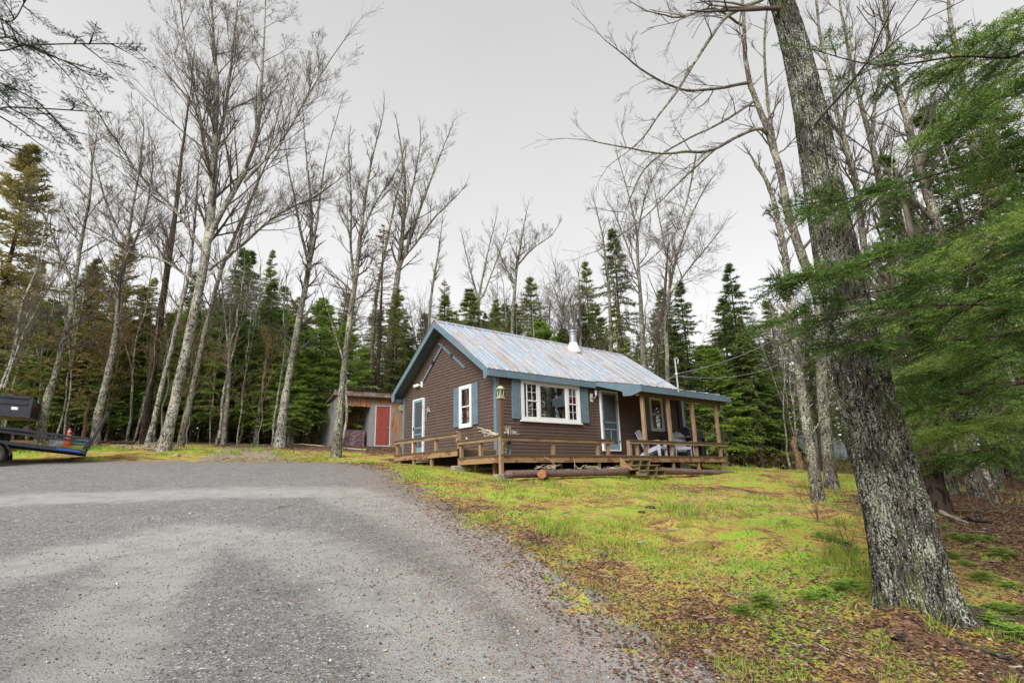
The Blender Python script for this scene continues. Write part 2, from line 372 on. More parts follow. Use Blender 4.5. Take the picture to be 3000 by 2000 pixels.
def gravel_color(nt, w):
    v = nt.nodes.new('ShaderNodeTexVoronoi'); v.inputs['Scale'].default_value = 55; nt.links.new(w, v.inputs['Vector'])
    sx = nt.nodes.new('ShaderNodeSeparateColor'); nt.links.new(v.outputs['Color'], sx.inputs[0])
    st = ramp(nt, sx.outputs[0], [(0., (.04, .042, .048)), (.4, (.15, .15, .155)), (.8, (.30, .295, .285)), (.96, (.37, .36, .33)), (.985, (.8, .8, .8))])
    v2 = nt.nodes.new('ShaderNodeTexVoronoi'); v2.inputs['Scale'].default_value = 130; nt.links.new(w, v2.inputs['Vector'])
    sx2 = nt.nodes.new('ShaderNodeSeparateColor'); nt.links.new(v2.outputs['Color'], sx2.inputs[0])
    st2 = ramp(nt, sx2.outputs[0], [(0., (.10, .10, .105)), (.6, (.22, .22, .215)), (.93, (.34, .335, .33)), (.98, (.6, .6, .6))])
    c = mixc(nt, .5, st, st2)
    # packed, finer and paler wheel lanes running up the drive
    ww = coords(nt, (1, 1, 1), 'World'); ln = mth(nt, 'ADD', attr(nt, 'lane'), mth(nt, 'MULTIPLY', mth(nt, 'SUBTRACT', noise(nt, ww, 1.6, 5, .65), .5), .9))
    c = mixc(nt, ramp(nt, ln, [(.25, 0.), (.75, .85)]), c, (.36, .355, .345))
    dk = noise(nt, ww, 2.8, 6, .7)
    c = mixc(nt, ramp(nt, dk, [(.46, 0.), (.62, .3)]), c, (.11, .10, .09))
    return c, v.outputs['Distance']
def m_ground():
    m, nt, b = newmat('lawn_and_litter'); w = coords(nt, kind='World'); lc = lawn_color(nt)
    gc, gd = gravel_color(nt, w)
    gc = mixc(nt, ramp(nt, noise(nt, w, 30, 4, .7), [(.5, 0.), (.6, .7)]), gc, (.30, .10, .06))
    d = attr(nt, 'edge'); nn = noise(nt, w, 2.4, 6, .7)
    f = mth(nt, 'ADD', mth(nt, 'MULTIPLY', d, .45), nn)   # edge negative outside
    col = mixc(nt, ramp(nt, f, [(.42, 0.), (.5, 1.)]), lc, gc)
    # woodland litter
    lit = mixc(nt, noise(nt, w, 26, 5, .7), (.085, .055, .04), (.25, .145, .09))
    lit = mixc(nt, ramp(nt, noise(nt, w, 14, 4), [(.55, 0.), (.65, .8)]), lit, (.3, .2, .12))
    lf = mth(nt, 'ADD', attr(nt, 'litter'), mth(nt, 'MULTIPLY', mth(nt, 'SUBTRACT', noise(nt, w, 1.7, 5, .65), .5), 1.8))
    col = mixc(nt, ramp(nt, lf, [(.42, 0.), (.58, 1.)]), col, lit)
    nt.links.new(col, b.inputs['Base Color']); b.inputs['Roughness'].default_value = .95; b.inputs['Specular IOR Level'].default_value = .15
    bump(nt, b, noise(nt, w, 45, 5, .7), .8, .03); return m
def m_drive():
    m, nt, b = newmat('gravel'); w = coords(nt, kind='World'); gc, gd = gravel_color(nt, w)
    d = attr(nt, 'edge'); nn = noise(nt, w, 3, 6, .7)
    red = mixc(nt, noise(nt, w, 20, 3), (.30, .10, .06), (.2, .16, .07))
    rf = mth(nt, 'SUBTRACT', noise(nt, w, 34, 4, .7), mth(nt, 'MULTIPLY', d, .055))
    gc = mixc(nt, ramp(nt, rf, [(.475, 0.), (.54, .75)]), gc, red)
    f = mth(nt, 'SUBTRACT', nn, mth(nt, 'MULTIPLY', d, .4))
    col = mixc(nt, ramp(nt, f, [(.46, 0.), (.54, 1.)]), gc, lawn_color(nt))
    nt.links.new(col, b.inputs['Base Color']); b.inputs['Roughness'].default_value = .8; b.inputs['Specular IOR Level'].default_value = .3
    h = mth(nt, 'ADD', gd, noise(nt, w, 90, 3)); bump(nt, b, h, .7, .012); return m
def m_path():
    m, nt, b = newmat('packed_dirt'); w = coords(nt, kind='World')
    c = ramp(nt, noise(nt, w, 5, 6, .7), [(.35, (.16, .11, .07)), (.5, (.25, .19, .13)), (.65, (.3, .27, .22))])
    f = mth(nt, 'SUBTRACT', noise(nt, w, 2, 5, .65), mth(nt, 'MULTIPLY', attr(nt, 'pedge'), .35))
    c = mixc(nt, ramp(nt, f, [(.4, 0.), (.5, 1.)]), c, lawn_color(nt))
    nt.links.new(c, b.inputs['Base Color']); b.inputs['Roughness'].default_value = .95; bump(nt, b, noise(nt, w, 60, 4), .5, .02); return m
MT['ground'] = m_ground(); MT['drive'] = m_drive(); MT['path'] = m_path()
def litter_mask(x, y):
    """woodland floor: right-hand woods, forest behind, far left"""
    a = np.clip((x-(3.2+.33*(y-3)))/2.2+.1, 0, 1)*np.clip((17-y)/3, 0, 1)
    right = np.clip((x-(12.5+.15*(y-20)))/2.5, 0, 1)*np.clip((y-14)/3, 0, 1)
    edge = 23.5+.06*x+np.where(x > -2, 7, 0)+vnoise(x, y, .25, 77, 2)*1.2
    back = np.clip((y-edge)/2.5, 0, 1)
    near = np.clip((x-1.0)/1.6, 0, 1)*np.clip((6.6-y)/2.5, 0, 1)*.42
    return np.maximum.reduce([a, right, back, near])
def terrain():
    th = np.r_[np.linspace(-55, 55, 500), np.linspace(55, 305, 80)[1:-1]]; th = np.radians(th)
    r = np.r_[0.05, np.geomspace(.6, 420, 360)]
    T, Rr = np.meshgrid(th, r); x = Rr*np.sin(T); y = Rr*np.cos(T)
    sd = sdist(DRV, x, y); z = hfull(x, y, sd); nr, nth = x.shape
    V = np.c_[x.ravel(), y.ravel(), z.ravel()]
    i, j = np.meshgrid(np.arange(nr-1), np.arange(nth), indexing='ij'); j2 = (j+1) % nth
    F = np.stack([i*nth+j, i*nth+j2, (i+1)*nth+j2, (i+1)*nth+j], -1).reshape(-1, 4)[:, ::-1]
    fc = V[F].mean(1); fs = sdist(DRV, fc[:, 0], fc[:, 1])+vnoise(fc[:, 0], fc[:, 1], 1.1, 21, 3)*.35
    pd = sdist(PTH, fc[:, 0], fc[:, 1]); drv = fs > 0; pth = (pd > 0) & ~drv
    for nm, sel, mt in (('ground', ~drv & ~pth, 'ground'), ('driveway', drv, 'drive'), ('dirt_path', pth, 'path')):
        f = F[sel]; u, inv = np.unique(f, return_inverse=True); vv = V[u].copy()
        me = npmesh(nm, vv, [inv.reshape(-1, 4)], True)
        for an, dat in (('edge', sdist(DRV, vv[:, 0], vv[:, 1])), ('litter', litter_mask(vv[:, 0], vv[:, 1])), ('pedge', sdist(PTH, vv[:, 0], vv[:, 1])), ('lane', lane(vv[:, 0], vv[:, 1]))):
            at = me.attributes.new(an, 'FLOAT', 'POINT'); at.data.foreach_set('value', dat.astype(np.float32))
        tag(ob(nm, me, mt), kind='structure')
terrain()
# ------------------------------------------------------------------ cabin
HX, HW_, RZ, EZ, OG, OE = 10.06, 6.06, 4.80, 2.51, .45, .19      # length, width, ridge, eave, overhangs
SL = (RZ-EZ)/(HW_/2+OE)
cab = empty('cabin', HC, TH, 'brown clapboard cabin with blue-grey trim and a worn metal roof', 'cabin')
def roofz(v): return RZ-SL*abs(v-HW_/2)
def siding(along, fixed, a0, a1, z0, ztop, out, gable=False, name='wall'):
    """clapboards on a plane; along = 'u' or 'v'; out = sign of outward normal"""
    mb = MB(); e = .107; z = z0; k = 0
    def P(a, o, zz): return (a, fixed+out*o, zz) if along == 'u' else (fixed+out*o, a, zz)
    while z < ztop-.01:
        z1 = min(z+e, ztop); lo, hi = a0, a1; lo1, hi1 = a0, a1
        if gable:
            def lim(zz):
                s = (RZ-.09-zz)/SL; return max(a0, HW_/2-s), min(a1, HW_/2+s)
            lo, hi = lim(z); lo1, hi1 = lim(z1)
            if hi-lo < .05: break
            if hi1 <= lo1: lo1 = hi1 = (lo+hi)/2
        o0, o1 = .022, .003
        mb.add([P(lo, o0, z), P(hi, o0, z), P(hi1, o1, z1), P(lo1, o1, z1), P(lo, 0, z), P(hi, 0, z)], [(0, 1, 2, 3), (0, 4, 5, 1), (0, 3, 4), (1, 5, 2)])
        z = z1; k += 1
    a, b = (a0, a1)
    return mb.build(name, 'siding', cab)
siding('u', 0, .0, HX, -.32, 2.42, -1); siding('v', 0, 0, HW_, -.32, RZ-.1, -1, True)
siding('v', HX, 0, HW_, -.32, RZ-.1, 1, True); siding('u', HW_, 0, HX, -.32, 2.42, 1)
b = MB(); b.box(.03, HX-.03, .03, HW_-.03, -1.1, -.32); b.build('shade_foundation', 'dark', cab)  # house skirt; the shade under the deck is put into its near-black colour
for (u, v, su, sv) in ((0, 0, -1, -1), (0, HW_, -1, 1), (HX, 0, 1, -1), (HX, HW_, 1, 1)):
    mb = MB(); mb.box(min(u+su*.03, u-su*.095), max(u+su*.03, u-su*.095), min(v+sv*.004, v+sv*.03), max(v+sv*.004, v+sv*.03), -.32, 2.40)
    mb.box(min(u+su*.004, u+su*.034), max(u+su*.004, u+su*.034), min(v+sv*.034, v-sv*.10), max(v+sv*.034, v-sv*.10), -.315, 2.40)
    mb.build('corner_trim', 'blue', cab)
# metal roof : ribbed sheets
def ribbed(u0, u1, pA, pB, name, pitch=.2, parent=cab, mat='roof', rib=.022, off=.02):
    """sheet from line pA (v,z) top to pB (v,z) bottom, ribs across u"""
    mb = MB(); us = []; u = u0; k = 0
    while u < u1-1e-6:
        h = rib if k % 2 == 0 else rib*.45
        for du, hh in ((0, 0), (.018, h), (.05, h), (.068, 0)):
            if u+du <= u1: us.append((u+du, hh))
        u += pitch; k += 1
    us.append((u1, 0)); nv = np.array([pB[0]-pA[0], pB[1]-pA[1]]); L = np.linalg.norm(nv); nrm = np.array([-nv[1], nv[0]])/L
    if nrm[1] < 0: nrm = -nrm
    st = [0, .5, .503, 1]; V = []
    for i, t in enumerate(st):
        for (uu, hh) in us:
            lift = hh+off+(.004 if i < 2 else 0); V.append((uu, pA[0]+nv[0]*t+nrm[0]*lift, pA[1]+nv[1]*t+nrm[1]*lift))
    n = len(us); F = [(i*n+j, i*n+j+1, (i+1)*n+j+1, (i+1)*n+j) for i in range(len(st)-1) for j in range(n-1)]
    V2 = [(us[0][0], pA[0], pA[1]), (us[-1][0], pA[0], pA[1]), (us[-1][0], pB[0], pB[1]), (us[0][0], pB[0], pB[1])]
    mb.add(V, F); mb.add(V2, [(0, 1, 2, 3)]); return mb.build(name, mat, parent)
u0, u1 = -OG-.02, 9.97
rf = ribbed(u0, u1, (HW_/2, RZ), (-OE-.03, EZ-.02), 'roof')
ribbed(u0, u1, (HW_/2, RZ), (HW_+OE+.03, EZ-.02), 'roof')
mb = MB()
for s in (-1, 1): mb.add([(u0-.01, HW_/2, RZ+.055), (u1+.01, HW_/2, RZ+.055), (u1+.01, HW_/2+s*.16, RZ+.055-.16*SL), (u0-.01, HW_/2+s*.16, RZ+.055-.16*SL)], [(0, 1, 2, 3)])
mb.build('ridge_cap', 'roof', cab)
# soffit slabs + barge boards (gable both ends)
def rafterboard(uu, w, name, mat, h, side):
    y0, y1 = (HW_/2, -OE) if side < 0 else (HW_/2, HW_+OE)
    s = -1 if side < 0 else 1
    ze = EZ; tail = .11
    poly = [(uu, y0, RZ), (uu, y1, ze), (uu, y1, ze-h-.005), (uu, y1-s*.12, ze-h-tail), (uu, y1-s*.2, ze-h-tail+.02), (uu, y1-s*.24, ze-h+.24*SL-.01), (uu, y0, RZ-h*1.22)]
    m = MB(); m.prism(poly, (w, 0, 0)); return m.build(name, mat, cab)
for uu in (-OG-.02, 9.93):
    for sd_ in (-1, 1): rafterboard(uu, .035, 'barge_board', 'blue', .2, sd_)
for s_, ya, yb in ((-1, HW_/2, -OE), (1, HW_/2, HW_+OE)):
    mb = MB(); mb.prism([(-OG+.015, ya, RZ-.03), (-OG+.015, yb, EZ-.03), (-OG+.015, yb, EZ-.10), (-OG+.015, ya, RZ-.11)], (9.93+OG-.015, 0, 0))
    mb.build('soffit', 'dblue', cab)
mb = MB(); mb.box(-OG+.015, 4.38, -OE-.03, -OE+.0, EZ-.225, EZ-.01); mb.build('fascia_board', 'blue', cab)
mb = MB(); mb.box(-OG+.015, 9.93, HW_+OE, HW_+OE+.03, EZ-.225, EZ-.01); mb.build('fascia_board', 'blue', cab)
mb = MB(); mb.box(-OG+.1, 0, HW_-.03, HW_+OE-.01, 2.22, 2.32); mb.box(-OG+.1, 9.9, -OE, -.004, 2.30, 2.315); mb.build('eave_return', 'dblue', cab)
# porch roof
PV, PZ = -2.19, 2.11
ribbed(4.38, 9.97, (-OE+.05, EZ+.03), (PV-.03, PZ+.0), 'porch_roof', .4, off=.012, rib=.03)
mb = MB(); mb.box(4.40, 9.95, PV-.032, PV, PZ-.215, PZ-.006); mb.build('fascia_board', 'blue', cab)
mb = MB(); mb.prism([(4.38, -OE, EZ+.01), (4.38, PV-.032, PZ), (4.38, PV-.032, PZ-.2), (4.38, PV+.42, PZ-.30), (4.38, PV+.75, PZ-.28), (4.38, PV+.8, PZ-.10), (4.38, -OE, EZ-.14)], (.03, 0, 0)); mb.build('barge_board', 'blue', cab)
mb = MB(); mb.prism([(9.935, -OE, EZ+.01), (9.935, PV-.03, PZ), (9.935, PV-.03, PZ-.2), (9.935, -OE, EZ-.19)], (.03, 0, 0)); mb.build('barge_board', 'blue', cab)
mb = MB(); mb.prism([(4.41, .0, EZ-.03), (4.41, PV, PZ-.06), (4.41, PV, PZ-.10), (4.41, .0, EZ-.09)], (5.52, 0, 0)); mb.build('porch_ceiling', 'cedar', cab)
mb = MB(); mb.box(4.42, 9.9, -2.03, -1.92, 1.79, 1.97); mb.build('porch_beam', 'postdark', cab)
# chimney
chm = MB(); cu, cv = 6.12, 2.5; cz = roofz(cv)
chm.lathe((cu, cv, cz-.15), [(.34, 0), (.32, .12), (.18, .46), (.18, .5)], 20); flash = chm.build('chimney_flashing', 'white', cab, True)
chm = MB(); chm.lathe((cu, cv, cz+.33), [(.15, 0), (.15, .38), (.185, .39), (.185, .43), (.14, .44), (.14, .49), (.2, .5), (.2, .55), (.09, .6)], 20); chm.build('chimney_pipe', 'steel', cab)
# windows -------------------------------------------------------------
def ring(mb, x0, x1, z0, z1, w, d0, d1, bw=None):
    """frame ring in local plane (x, depth, z)"""
    bw = bw or w
    mb.box(x0, x0+w, d0, d1, z0, z1); mb.box(x1-w, x1, d0, d1, z0, z1)
    mb.box(x0+w, x1-w, d0+.001, d1-.001, z1-w, z1); mb.box(x0+w, x1-w, d0+.001, d1-.001, z0, z0+bw)
def place(o, along):  # local x->u, depth(+ = outwards)
    if along == 'u': o.rotation_euler = (0, 0, 0); o.scale = (1, -1, 1); o.location = (0, -.02, 0)
    else: o.rotation_euler = (0, 0, RD(90)); o.scale = (1, 1, 1); o.location = (-.02, 0, 0)
    return o
def wchild(mb, name, mat, par): return mb.build(name, mat, par)
def window(along, x0, x1, z0, z1, name='window', sashes=((0., 1.),), mid=.5, muntin=False, trim=.07, curtain=None, tone='white', sill=False):
    root = MB(); root.box(x0+.02, x1-.02, .004, .012, z0+.02, z1-.02)  # near-black backing board; an unlit room's darkness painted, no opening behind
    r = place(root.build(name, 'dark', cab), along)
    f = MB(); ring(f, x0, x1, z0, z1, trim, .008, .062)
    if sill: f.box(x0-.05, x1+.05, .01, .09, z0-.035, z0+.012)
    wchild(f, 'frame', tone, r)
    for a, b in sashes:
        xa = x0+trim+(x1-x0-2*trim)*a+.006; xb = x0+trim+(x1-x0-2*trim)*b-.006; za, zb = z0+trim+.005, z1-trim-.005
        zm = za+(zb-za)*mid if mid else None
        if mid:
            up = MB(); ring(up, xa, xb, zm-.02, zb, .035, .03, .05); lo = MB(); ring(lo, xa, xb, za, zm+.012, .04, .018, .038, .055)
            if muntin:
                for q, (c0, c1, dd) in ((up, (zm+.015, zb-.035, .042)), (lo, (za+.05, zm-.02, .030))):
                    q.box((xa+xb)/2-.007, (xa+xb)/2+.007, dd-.006, dd+.004, c0, c1); q.box(xa+.03, xb-.03, dd-.005, dd+.003, (c0+c1)/2-.007, (c0+c1)/2+.007)
            wchild(up, 'sash', tone, r); wchild(lo, 'sash', tone, r)
        else:
            up = MB(); ring(up, xa, xb, za, zb, .04, .03, .05); wchild(up, 'sash', tone, r)
        g = MB(); g.box(xa+.02, xb-.02, .031, .033, za+.02, zb-.02); wchild(g, 'pane', 'glass', r)
        if curtain: 
            c = MB(); n = 10; ca, cb, z_a, z_b = curtain
            V = [(ca+(cb-ca)*i/n, .018+.004*math.sin(i*2.3), z) for z in (z_a, z_b) for i in range(n+1)]
            c.add(V, [(i, i+1, n+2+i, n+1+i) for i in range(n)]); wchild(c, 'curtain', 'curtain', r)
    return r
def shutter(along, x0, x1, z0, z1, mat='blue'):
    m = MB(); w = (x1-x0)/3
    for i in range(3): m.box(x0+i*w+.006, x0+(i+1)*w-.006, .022, .048, z0, z1)
    m.box(x0+.01, x1-.01, .012, .024, z0+.1, z0+.18); m.box(x0+.01, x1-.01, .012, .024, z1-.18, z1-.1)
    m.box(x0, x1, .004, .012, z0, z1); return place(m.build('shutter', mat, cab), along)
# triple front window
r = window('u', .97, 3.66, .99, 2.31, 'picture_window', sashes=((0.055, .245),), mid=.5, muntin=True, trim=.075, sill=True)
X0, X1 = .97+.075, 3.66-.075; Wd = X1-X0
f = MB(); f.box(X0, X1, .011, .05, 1.065, 1.11); f.box(X0, X1, .011, .05, 2.2, 2.235); f.box(X0, X0+.05, .012, .052, 1.11, 2.2); f.box(X1-.05, X1, .012, .052, 1.11, 2.2)
f.box(X0+Wd*.25, X0+Wd*.28, .012, .058, 1.07, 2.23); f.box(X0+Wd*.765, X0+Wd*.80, .012, .058, 1.07, 2.23); wchild(f, 'mullion', 'white', r)
for (a, b_) in ((.28, .765),):
    xa, xb = X0+Wd*a, X0+Wd*b_; q = MB(); ring(q, xa, xb, 1.09, 2.215, .045, .02, .045); wchild(q, 'sash', 'white', r)
    g = MB(); g.box(xa+.03, xb-.03, .028, .030, 1.12, 2.19); wchild(g, 'pane', 'glass', r)
xa, xb = X0+Wd*.805, X0+Wd*.975; zm = 1.65
for (c0, c1, d) in ((zm-.02, 2.22, .042), (1.08, zm+.012, .032)):
    q = MB(); ring(q, xa, xb, c0, c1, .038, d-.012, d+.01); q.box((xa+xb)/2-.007, (xa+xb)/2+.007, d-.006, d+.004, c0+.03, c1-.03); q.box(xa+.03, xb-.03, d-.005, d+.003, (c0+c1)/2-.007, (c0+c1)/2+.007); wchild(q, 'sash', 'white', r)
g = MB(); g.box(xa+.02, xb-.02, .0245, .0265, 1.1, 2.2); wchild(g, 'pane', 'glass', r)
q = MB(); q.box(xa+.05, xb-.03, .015, .018, 1.7, 1.98); wchild(q, 'curtain', 'curtain', r)
shutter('u', .59, .955, 1.03, 2.29); shutter('u', 3.71, 4.10, 1.03, 2.27)
window('u', 7.63, 8.47, .87, 2.23, curtain=None); shutter('u', 7.24, 7.6, .87, 2.2); shutter('u', 8.52, 8.9, .87, 2.2)
window('u', 9.80, 9.90, 1.1, 2.2, name='window', trim=.03, mid=None); shutter('u', 9.55, 9.78, 1.0, 2.24, 'black')
# gable window with red curtain, gable door
window('v', 1.27, 1.99, .86, 2.27, trim=.08, curtain=(1.4, 1.72, .98, 1.95))
shutter('v', .92, 1.25, .92, 2.28); shutter('v', 2.01, 2.35, .92, 2.25)
def screen_door(along, x0, x1, z0, z1, hinge=1, split=(.34, .46)):
    r = place(MB().box(x0+.05, x1-.05, .004, .01, z0+.02, z1-.05).build('door', 'dark', cab), along)  # near-black backing, its colour standing in for the dark doorway
    f = MB(); ring(f, x0, x1, z0, z1, .055, .005, .075, .045); wchild(f, 'frame', 'white', r)
    xa, xb, za, zb = x0+.06, x1-.06, z0+.05, z1-.06; h = zb-za
    f = MB(); ring(f, xa, xb, za, zb, .075, .035, .06, .2)
    for s in split: f.box(xa+.07, xb-.07, .037, .058, za+h*s, za+h*s+.045)
    f.box((xa+xb)/2-.012, (xa+xb)/2+.012, .04, .056, za+.2, za+h*split[0]); wchild(f, 'screen_door', 'screenblue', r)
    g = MB(); g.box(xa+.06, xb-.06, .042, .044, za+.15, zb-.07); wchild(g, 'screen', 'screen', r)
    # inner door visible through the mesh
    g = MB(); ring(g, xa+.13, xb-.07, za+.28, zb-.14, .03, .011, .02); wchild(g, 'inner_door', 'white', r)
    g = MB(); hx = xa+.04 if hinge > 0 else xb-.04; g.box(hx-.012, hx+.012, .06, .10, za+h*.44, za+h*.44+.1); wchild(g, 'handle', 'black', r)
    for s in (.12, .82):
        g = MB(); hx = xb+.01 if hinge > 0 else xa-.01; g.box(hx-.012, hx+.012, .062, .08, za+h*s, za+h*s+.09); wchild(g, 'hinge', 'black', r)
screen_door('u', 4.72, 5.70, .07, 2.26, 1); screen_door('v', 4.37, 5.18, .13, 2.21, -1)
# ------------------------------------------------------------------ deck
DZ = -.19; LZ = .07; G = -1.4
deck = empty('deck', HC, TH, 'weathered lumber deck with low railings wrapping the cabin corner', 'deck')
def board_floor(u0, u1, v0, v1, z, run='u'):
    m = MB(); w = .14
    if run == 'u':
        v = v0
        while v < v1-.02: m.box(u0, u1, v, min(v+w-.008, v1), z-.035, z); v += w
    else:
        u = u0
        while u < u1-.02: m.box(u, min(u+w-.008, u1), v0, v1, z-.035, z); u += w
    return m.build('decking', 'woodv' if run == 'u' else 'woodu', deck)
board_floor(G+.04, 9.36, -1.97, -.03, DZ, 'v'); board_floor(G+.04, -.03, -.0, 4.0, LZ, 'u')
mb = MB(); mb.box(-1.3, -.03, .0, .03, DZ, LZ-.04); mb.build('riser', 'wooddark', deck)
def rim(a, b, z0, z1, name='rim_board', w=.04): m = MB(); m.beam((a[0], a[1], (z0+z1)/2), (b[0], b[1], (z0+z1)/2), w, z1-z0); return m.build(name, 'fascia', deck)
rim((G-.0, -2.0), (2.9, -2.0), DZ-.205, DZ-.04); rim((2.905, -2.0), (9.38, -2.0), DZ-.205, DZ-.04); rim((G, -1.975), (G, -.06), DZ-.205, DZ-.04); rim((G, .05), (G, 2.7), LZ-.205, LZ-.04); rim((G, 2.704), (G, 4.0), LZ-.205, LZ-.04)
rim((9.36, -1.975), (9.36, -.04), DZ-.205, DZ-.04)
mb = MB(); mb.box(G-.03, 9.40, -2.045, -1.97, DZ-.04, DZ-.001+.005); mb.build('deck_edge_board', 'wooddark', deck)
mb = MB(); mb.box(G-.045, G+.05, -1.965, -.04, DZ-.04, DZ+.003); mb.box(G-.045, G+.05, .0, 4.0, LZ-.04, LZ+.003); mb.build('deck_edge_board', 'wooddark', deck)
def rail(a, b, z, name='railing'):
    m = MB(); m.beam((a[0], a[1], z-.02), (b[0], b[1], z-.02), .16, .038); r = m.build(name, 'wooddark', deck)
    d = np.array([b[0]-a[0], b[1]-a[1]]); d /= np.linalg.norm(d); n = np.array([d[1], -d[0]])
    if n[0] < 0 and abs(n[0]) > .5: pass
    o = np.array([0, -1.]) if abs(d[0]) > .5 else np.array([-1., 0])
    m = MB(); e = o*.03; m.beam((a[0]+e[0], a[1]+e[1], z-.085), (b[0]+e[0], b[1]+e[1], z-.085), .04, .088); m.build('rail_board', 'woodu' if abs(d[0]) > .5 else 'woodv', r)
rail((G-.03, -2.0), (3.02, -2.0), .30); rail((3.78, -2.0), (9.66, -2.0), .315); rail((G, -1.92), (G, .0), .30); rail((G, .03), (G, 3.98), .545)
def post(u, v, z0, z1, w=.095, mat='woodz', nm='post'): m = MB(); m.box(u-w/2, u+w/2, v-w/2, v+w/2, z0, z1); return m.build(nm, mat, deck, bev=.006)
def gl(u, v): p = HW(u, v, 0); return gz(p[0], p[1])-HC[2]
for u in (.52, 2.38, 2.85, 4.27): post(u, -1.94, DZ, .21)
post(3.84, -1.97, DZ, .275, .12)
for u in (4.74, 6.17, 7.66, 9.27): post(u, -1.93, DZ, 1.79, .11, nm='porch_post')
for v in (-1.02, -.06): post(G+.06, v, DZ, .21)
for v in (.05, 1.35, 2.72, 3.9): post(G+.06, v, LZ, .46)
post(G+.03, .07, .25, .60, .10)
mb = MB(); mb.box(G-.04, G+.11, -.0, .14, .60, .635); mb.build('post_cap', 'wooddark', deck)
post(G+.01, -1.99, gl(G, -2)+.1, .26, .10); 
for u in (.52, 2.4, 4.6, 6.17, 7.70, 9.31): post(u, -1.93, gl(u, -1.93)-.1, DZ-.035, .09, nm='support_post')
for v in (2.72, 1.6): post(G+.06, v, gl(G, v)-.1, LZ-.035, .09, nm='support_post')
post(G+.03, -.02, gl(G, 0)+.08, DZ-.035, .09, nm='support_post'); post(G+.06, 3.7, gl(G, 3.7)-.1, LZ-.035, .09, nm='support_post')
for v in (-1.2, -.3):
    for u in (-1.0, 1.5, 4, 6.5, 9): post(u, v, gl(u, v)-.1, DZ-.035, .09, nm='support_post')
# cabin skirt's near-black colour stands in for shade in the crawl space
def local(name, label, cat, u, v, z, rz=0, group=None): return empty(name, HW(u, v, z), TH+rz, label, cat, group)
def solo(mb, name, mat, u, v, z, label, cat, rz=0, group=None, smooth=False, bev=0):
    o = mb.build(name, mat, None, smooth, bev, HW(u, v, z), TH+rz); return tag(o, label, cat, group)
solo(MB().box(-.22, .18, -.1, .1, -.1, .12), 'concrete_block', 'block', G+.02, -2., gl(G, -2), 'mossy concrete block under the corner deck post', 'block', bev=.02)
solo(MB().box(-.22, .22, -.1, .1, -.1, .13), 'concrete_block', 'block', G+.0, -.02, gl(G, 0), 'mossy concrete block under the middle gable-side deck post', 'block', bev=.02)
# front steps
st = local('deck_steps', 'mossy open wooden steps leading up to the front deck', 'steps', 3.25, -2.05, DZ)
gs = gl(4, -2.9)
for i, (vv, zz) in enumerate(((-.22, -.13), (-.5, -.30), (-.8, -.46))):
    sx = .0 + i*.02
    m = MB(); m.box(sx, sx+1.12, vv-.14, vv+.13, zz-.035, zz); m.build('tread', 'stepw', st)
for x in (.12, .56, 1.0):
    m = MB(); m.box(x-.02, x+.02, -.36, -.02, -.38, -.17); m.box(x-.02, x+.02, -.64, -.2, -.45, -.336); m.box(x-.018, x+.018, -.9, -.5, -.62, -.497); m.build('riser_frame', 'stepw', st)
m = MB(); m.prism([(-.04, -.02, -.05), (-.04, -.02, -.45), (-.04, -.5, -.45)], (.03, 0, 0)); m.build('stringer', 'fascia', st)
# threshold step at the front door
solo(MB().box(0, .75, -.32, -.03, 0, .035).box(.05, .1, -.3, -.05, -.07, 0).box(.6, .65, -.3, -.05, -.07, 0), 'door_step', 'woodu', 4.95, 0, DZ+.075, 'low plank step below the front screen door', 'step')
# steps at the far end of the side landing
ls = empty('landing_steps', HW(-1.5, 4.05, -.05), TH, 'low plank steps at the far end of the side landing', 'steps')
for i, (v0, v1, z) in enumerate(((.0, .75, .02), (.05, .95, -.17))):
    m = MB(); m.box(-.75*i-.1, .9-.25*i, v0, v1, z-.04, z); m.box(-.75*i-.08, .88-.25*i, v0+.01, v0+.04, z-.16, z-.045); m.build('tread', 'woodu', ls)
m = MB(); m.box(.05, .12, .1, .2, -.6, -.2); m.box(-.6, -.53, .2, .3, -.6, -.2); m.build('leg', 'woodz', ls)
# corner lantern post, lantern, driftwood
solo(MB().box(-.05, .05, -.05, .05, 0, .98), 'lantern_post', 'postdark', G+.04, -1.98, .30, 'short dark stained post standing on the corner railing', 'post', bev=.005)
lt = local('garden_lantern', 'lichened bird-feeder lantern on top of the corner post', 'lantern', G+.04, -1.98, 1.28)
m = MB(); m.box(-.085, .085, -.085, .085, 0, .04); m.box(-.055, .055, -.055, .055, .04, .07); m.build('base', 'lantern', lt)
m = MB()
for a, b_ in ((-1, -1), (1, -1), (1, 1), (-1, 1)): m.tube([(a*.05, b_*.05, .06), (a*.062, b_*.062, .26)], .014, 6)
m.lathe((0, 0, .07), [(.03, 0), (.04, .05), (.03, .12), (.02, .16)], 8); m.build('cage', 'lantern', lt)
m = MB(); m.lathe((0, 0, .25), [(.12, 0), (.115, .025), (.05, .085), (.02, .10)], 8); m.build('cap', 'lantern', lt)
def drift(name, u, v, z, segs, label, seed):
    r_ = random.Random(seed); m = MB()
    for (a, b_, rr) in segs:
        a = np.array(a, float); b_ = np.array(b_, float); k = 6
        P = [a+(b_-a)*i/k+np.array([r_.uniform(-.02, .02) for _ in range(3)])*(1 if 0 < i < k else 0) for i in range(k+1)]
        m.tube(P, [rr*(1-.65*i/k)*r_.uniform(.8, 1.2) for i in range(k+1)], 7)
    return solo(m, name, 'drift', u, v, z, label, 'driftwood', smooth=True)
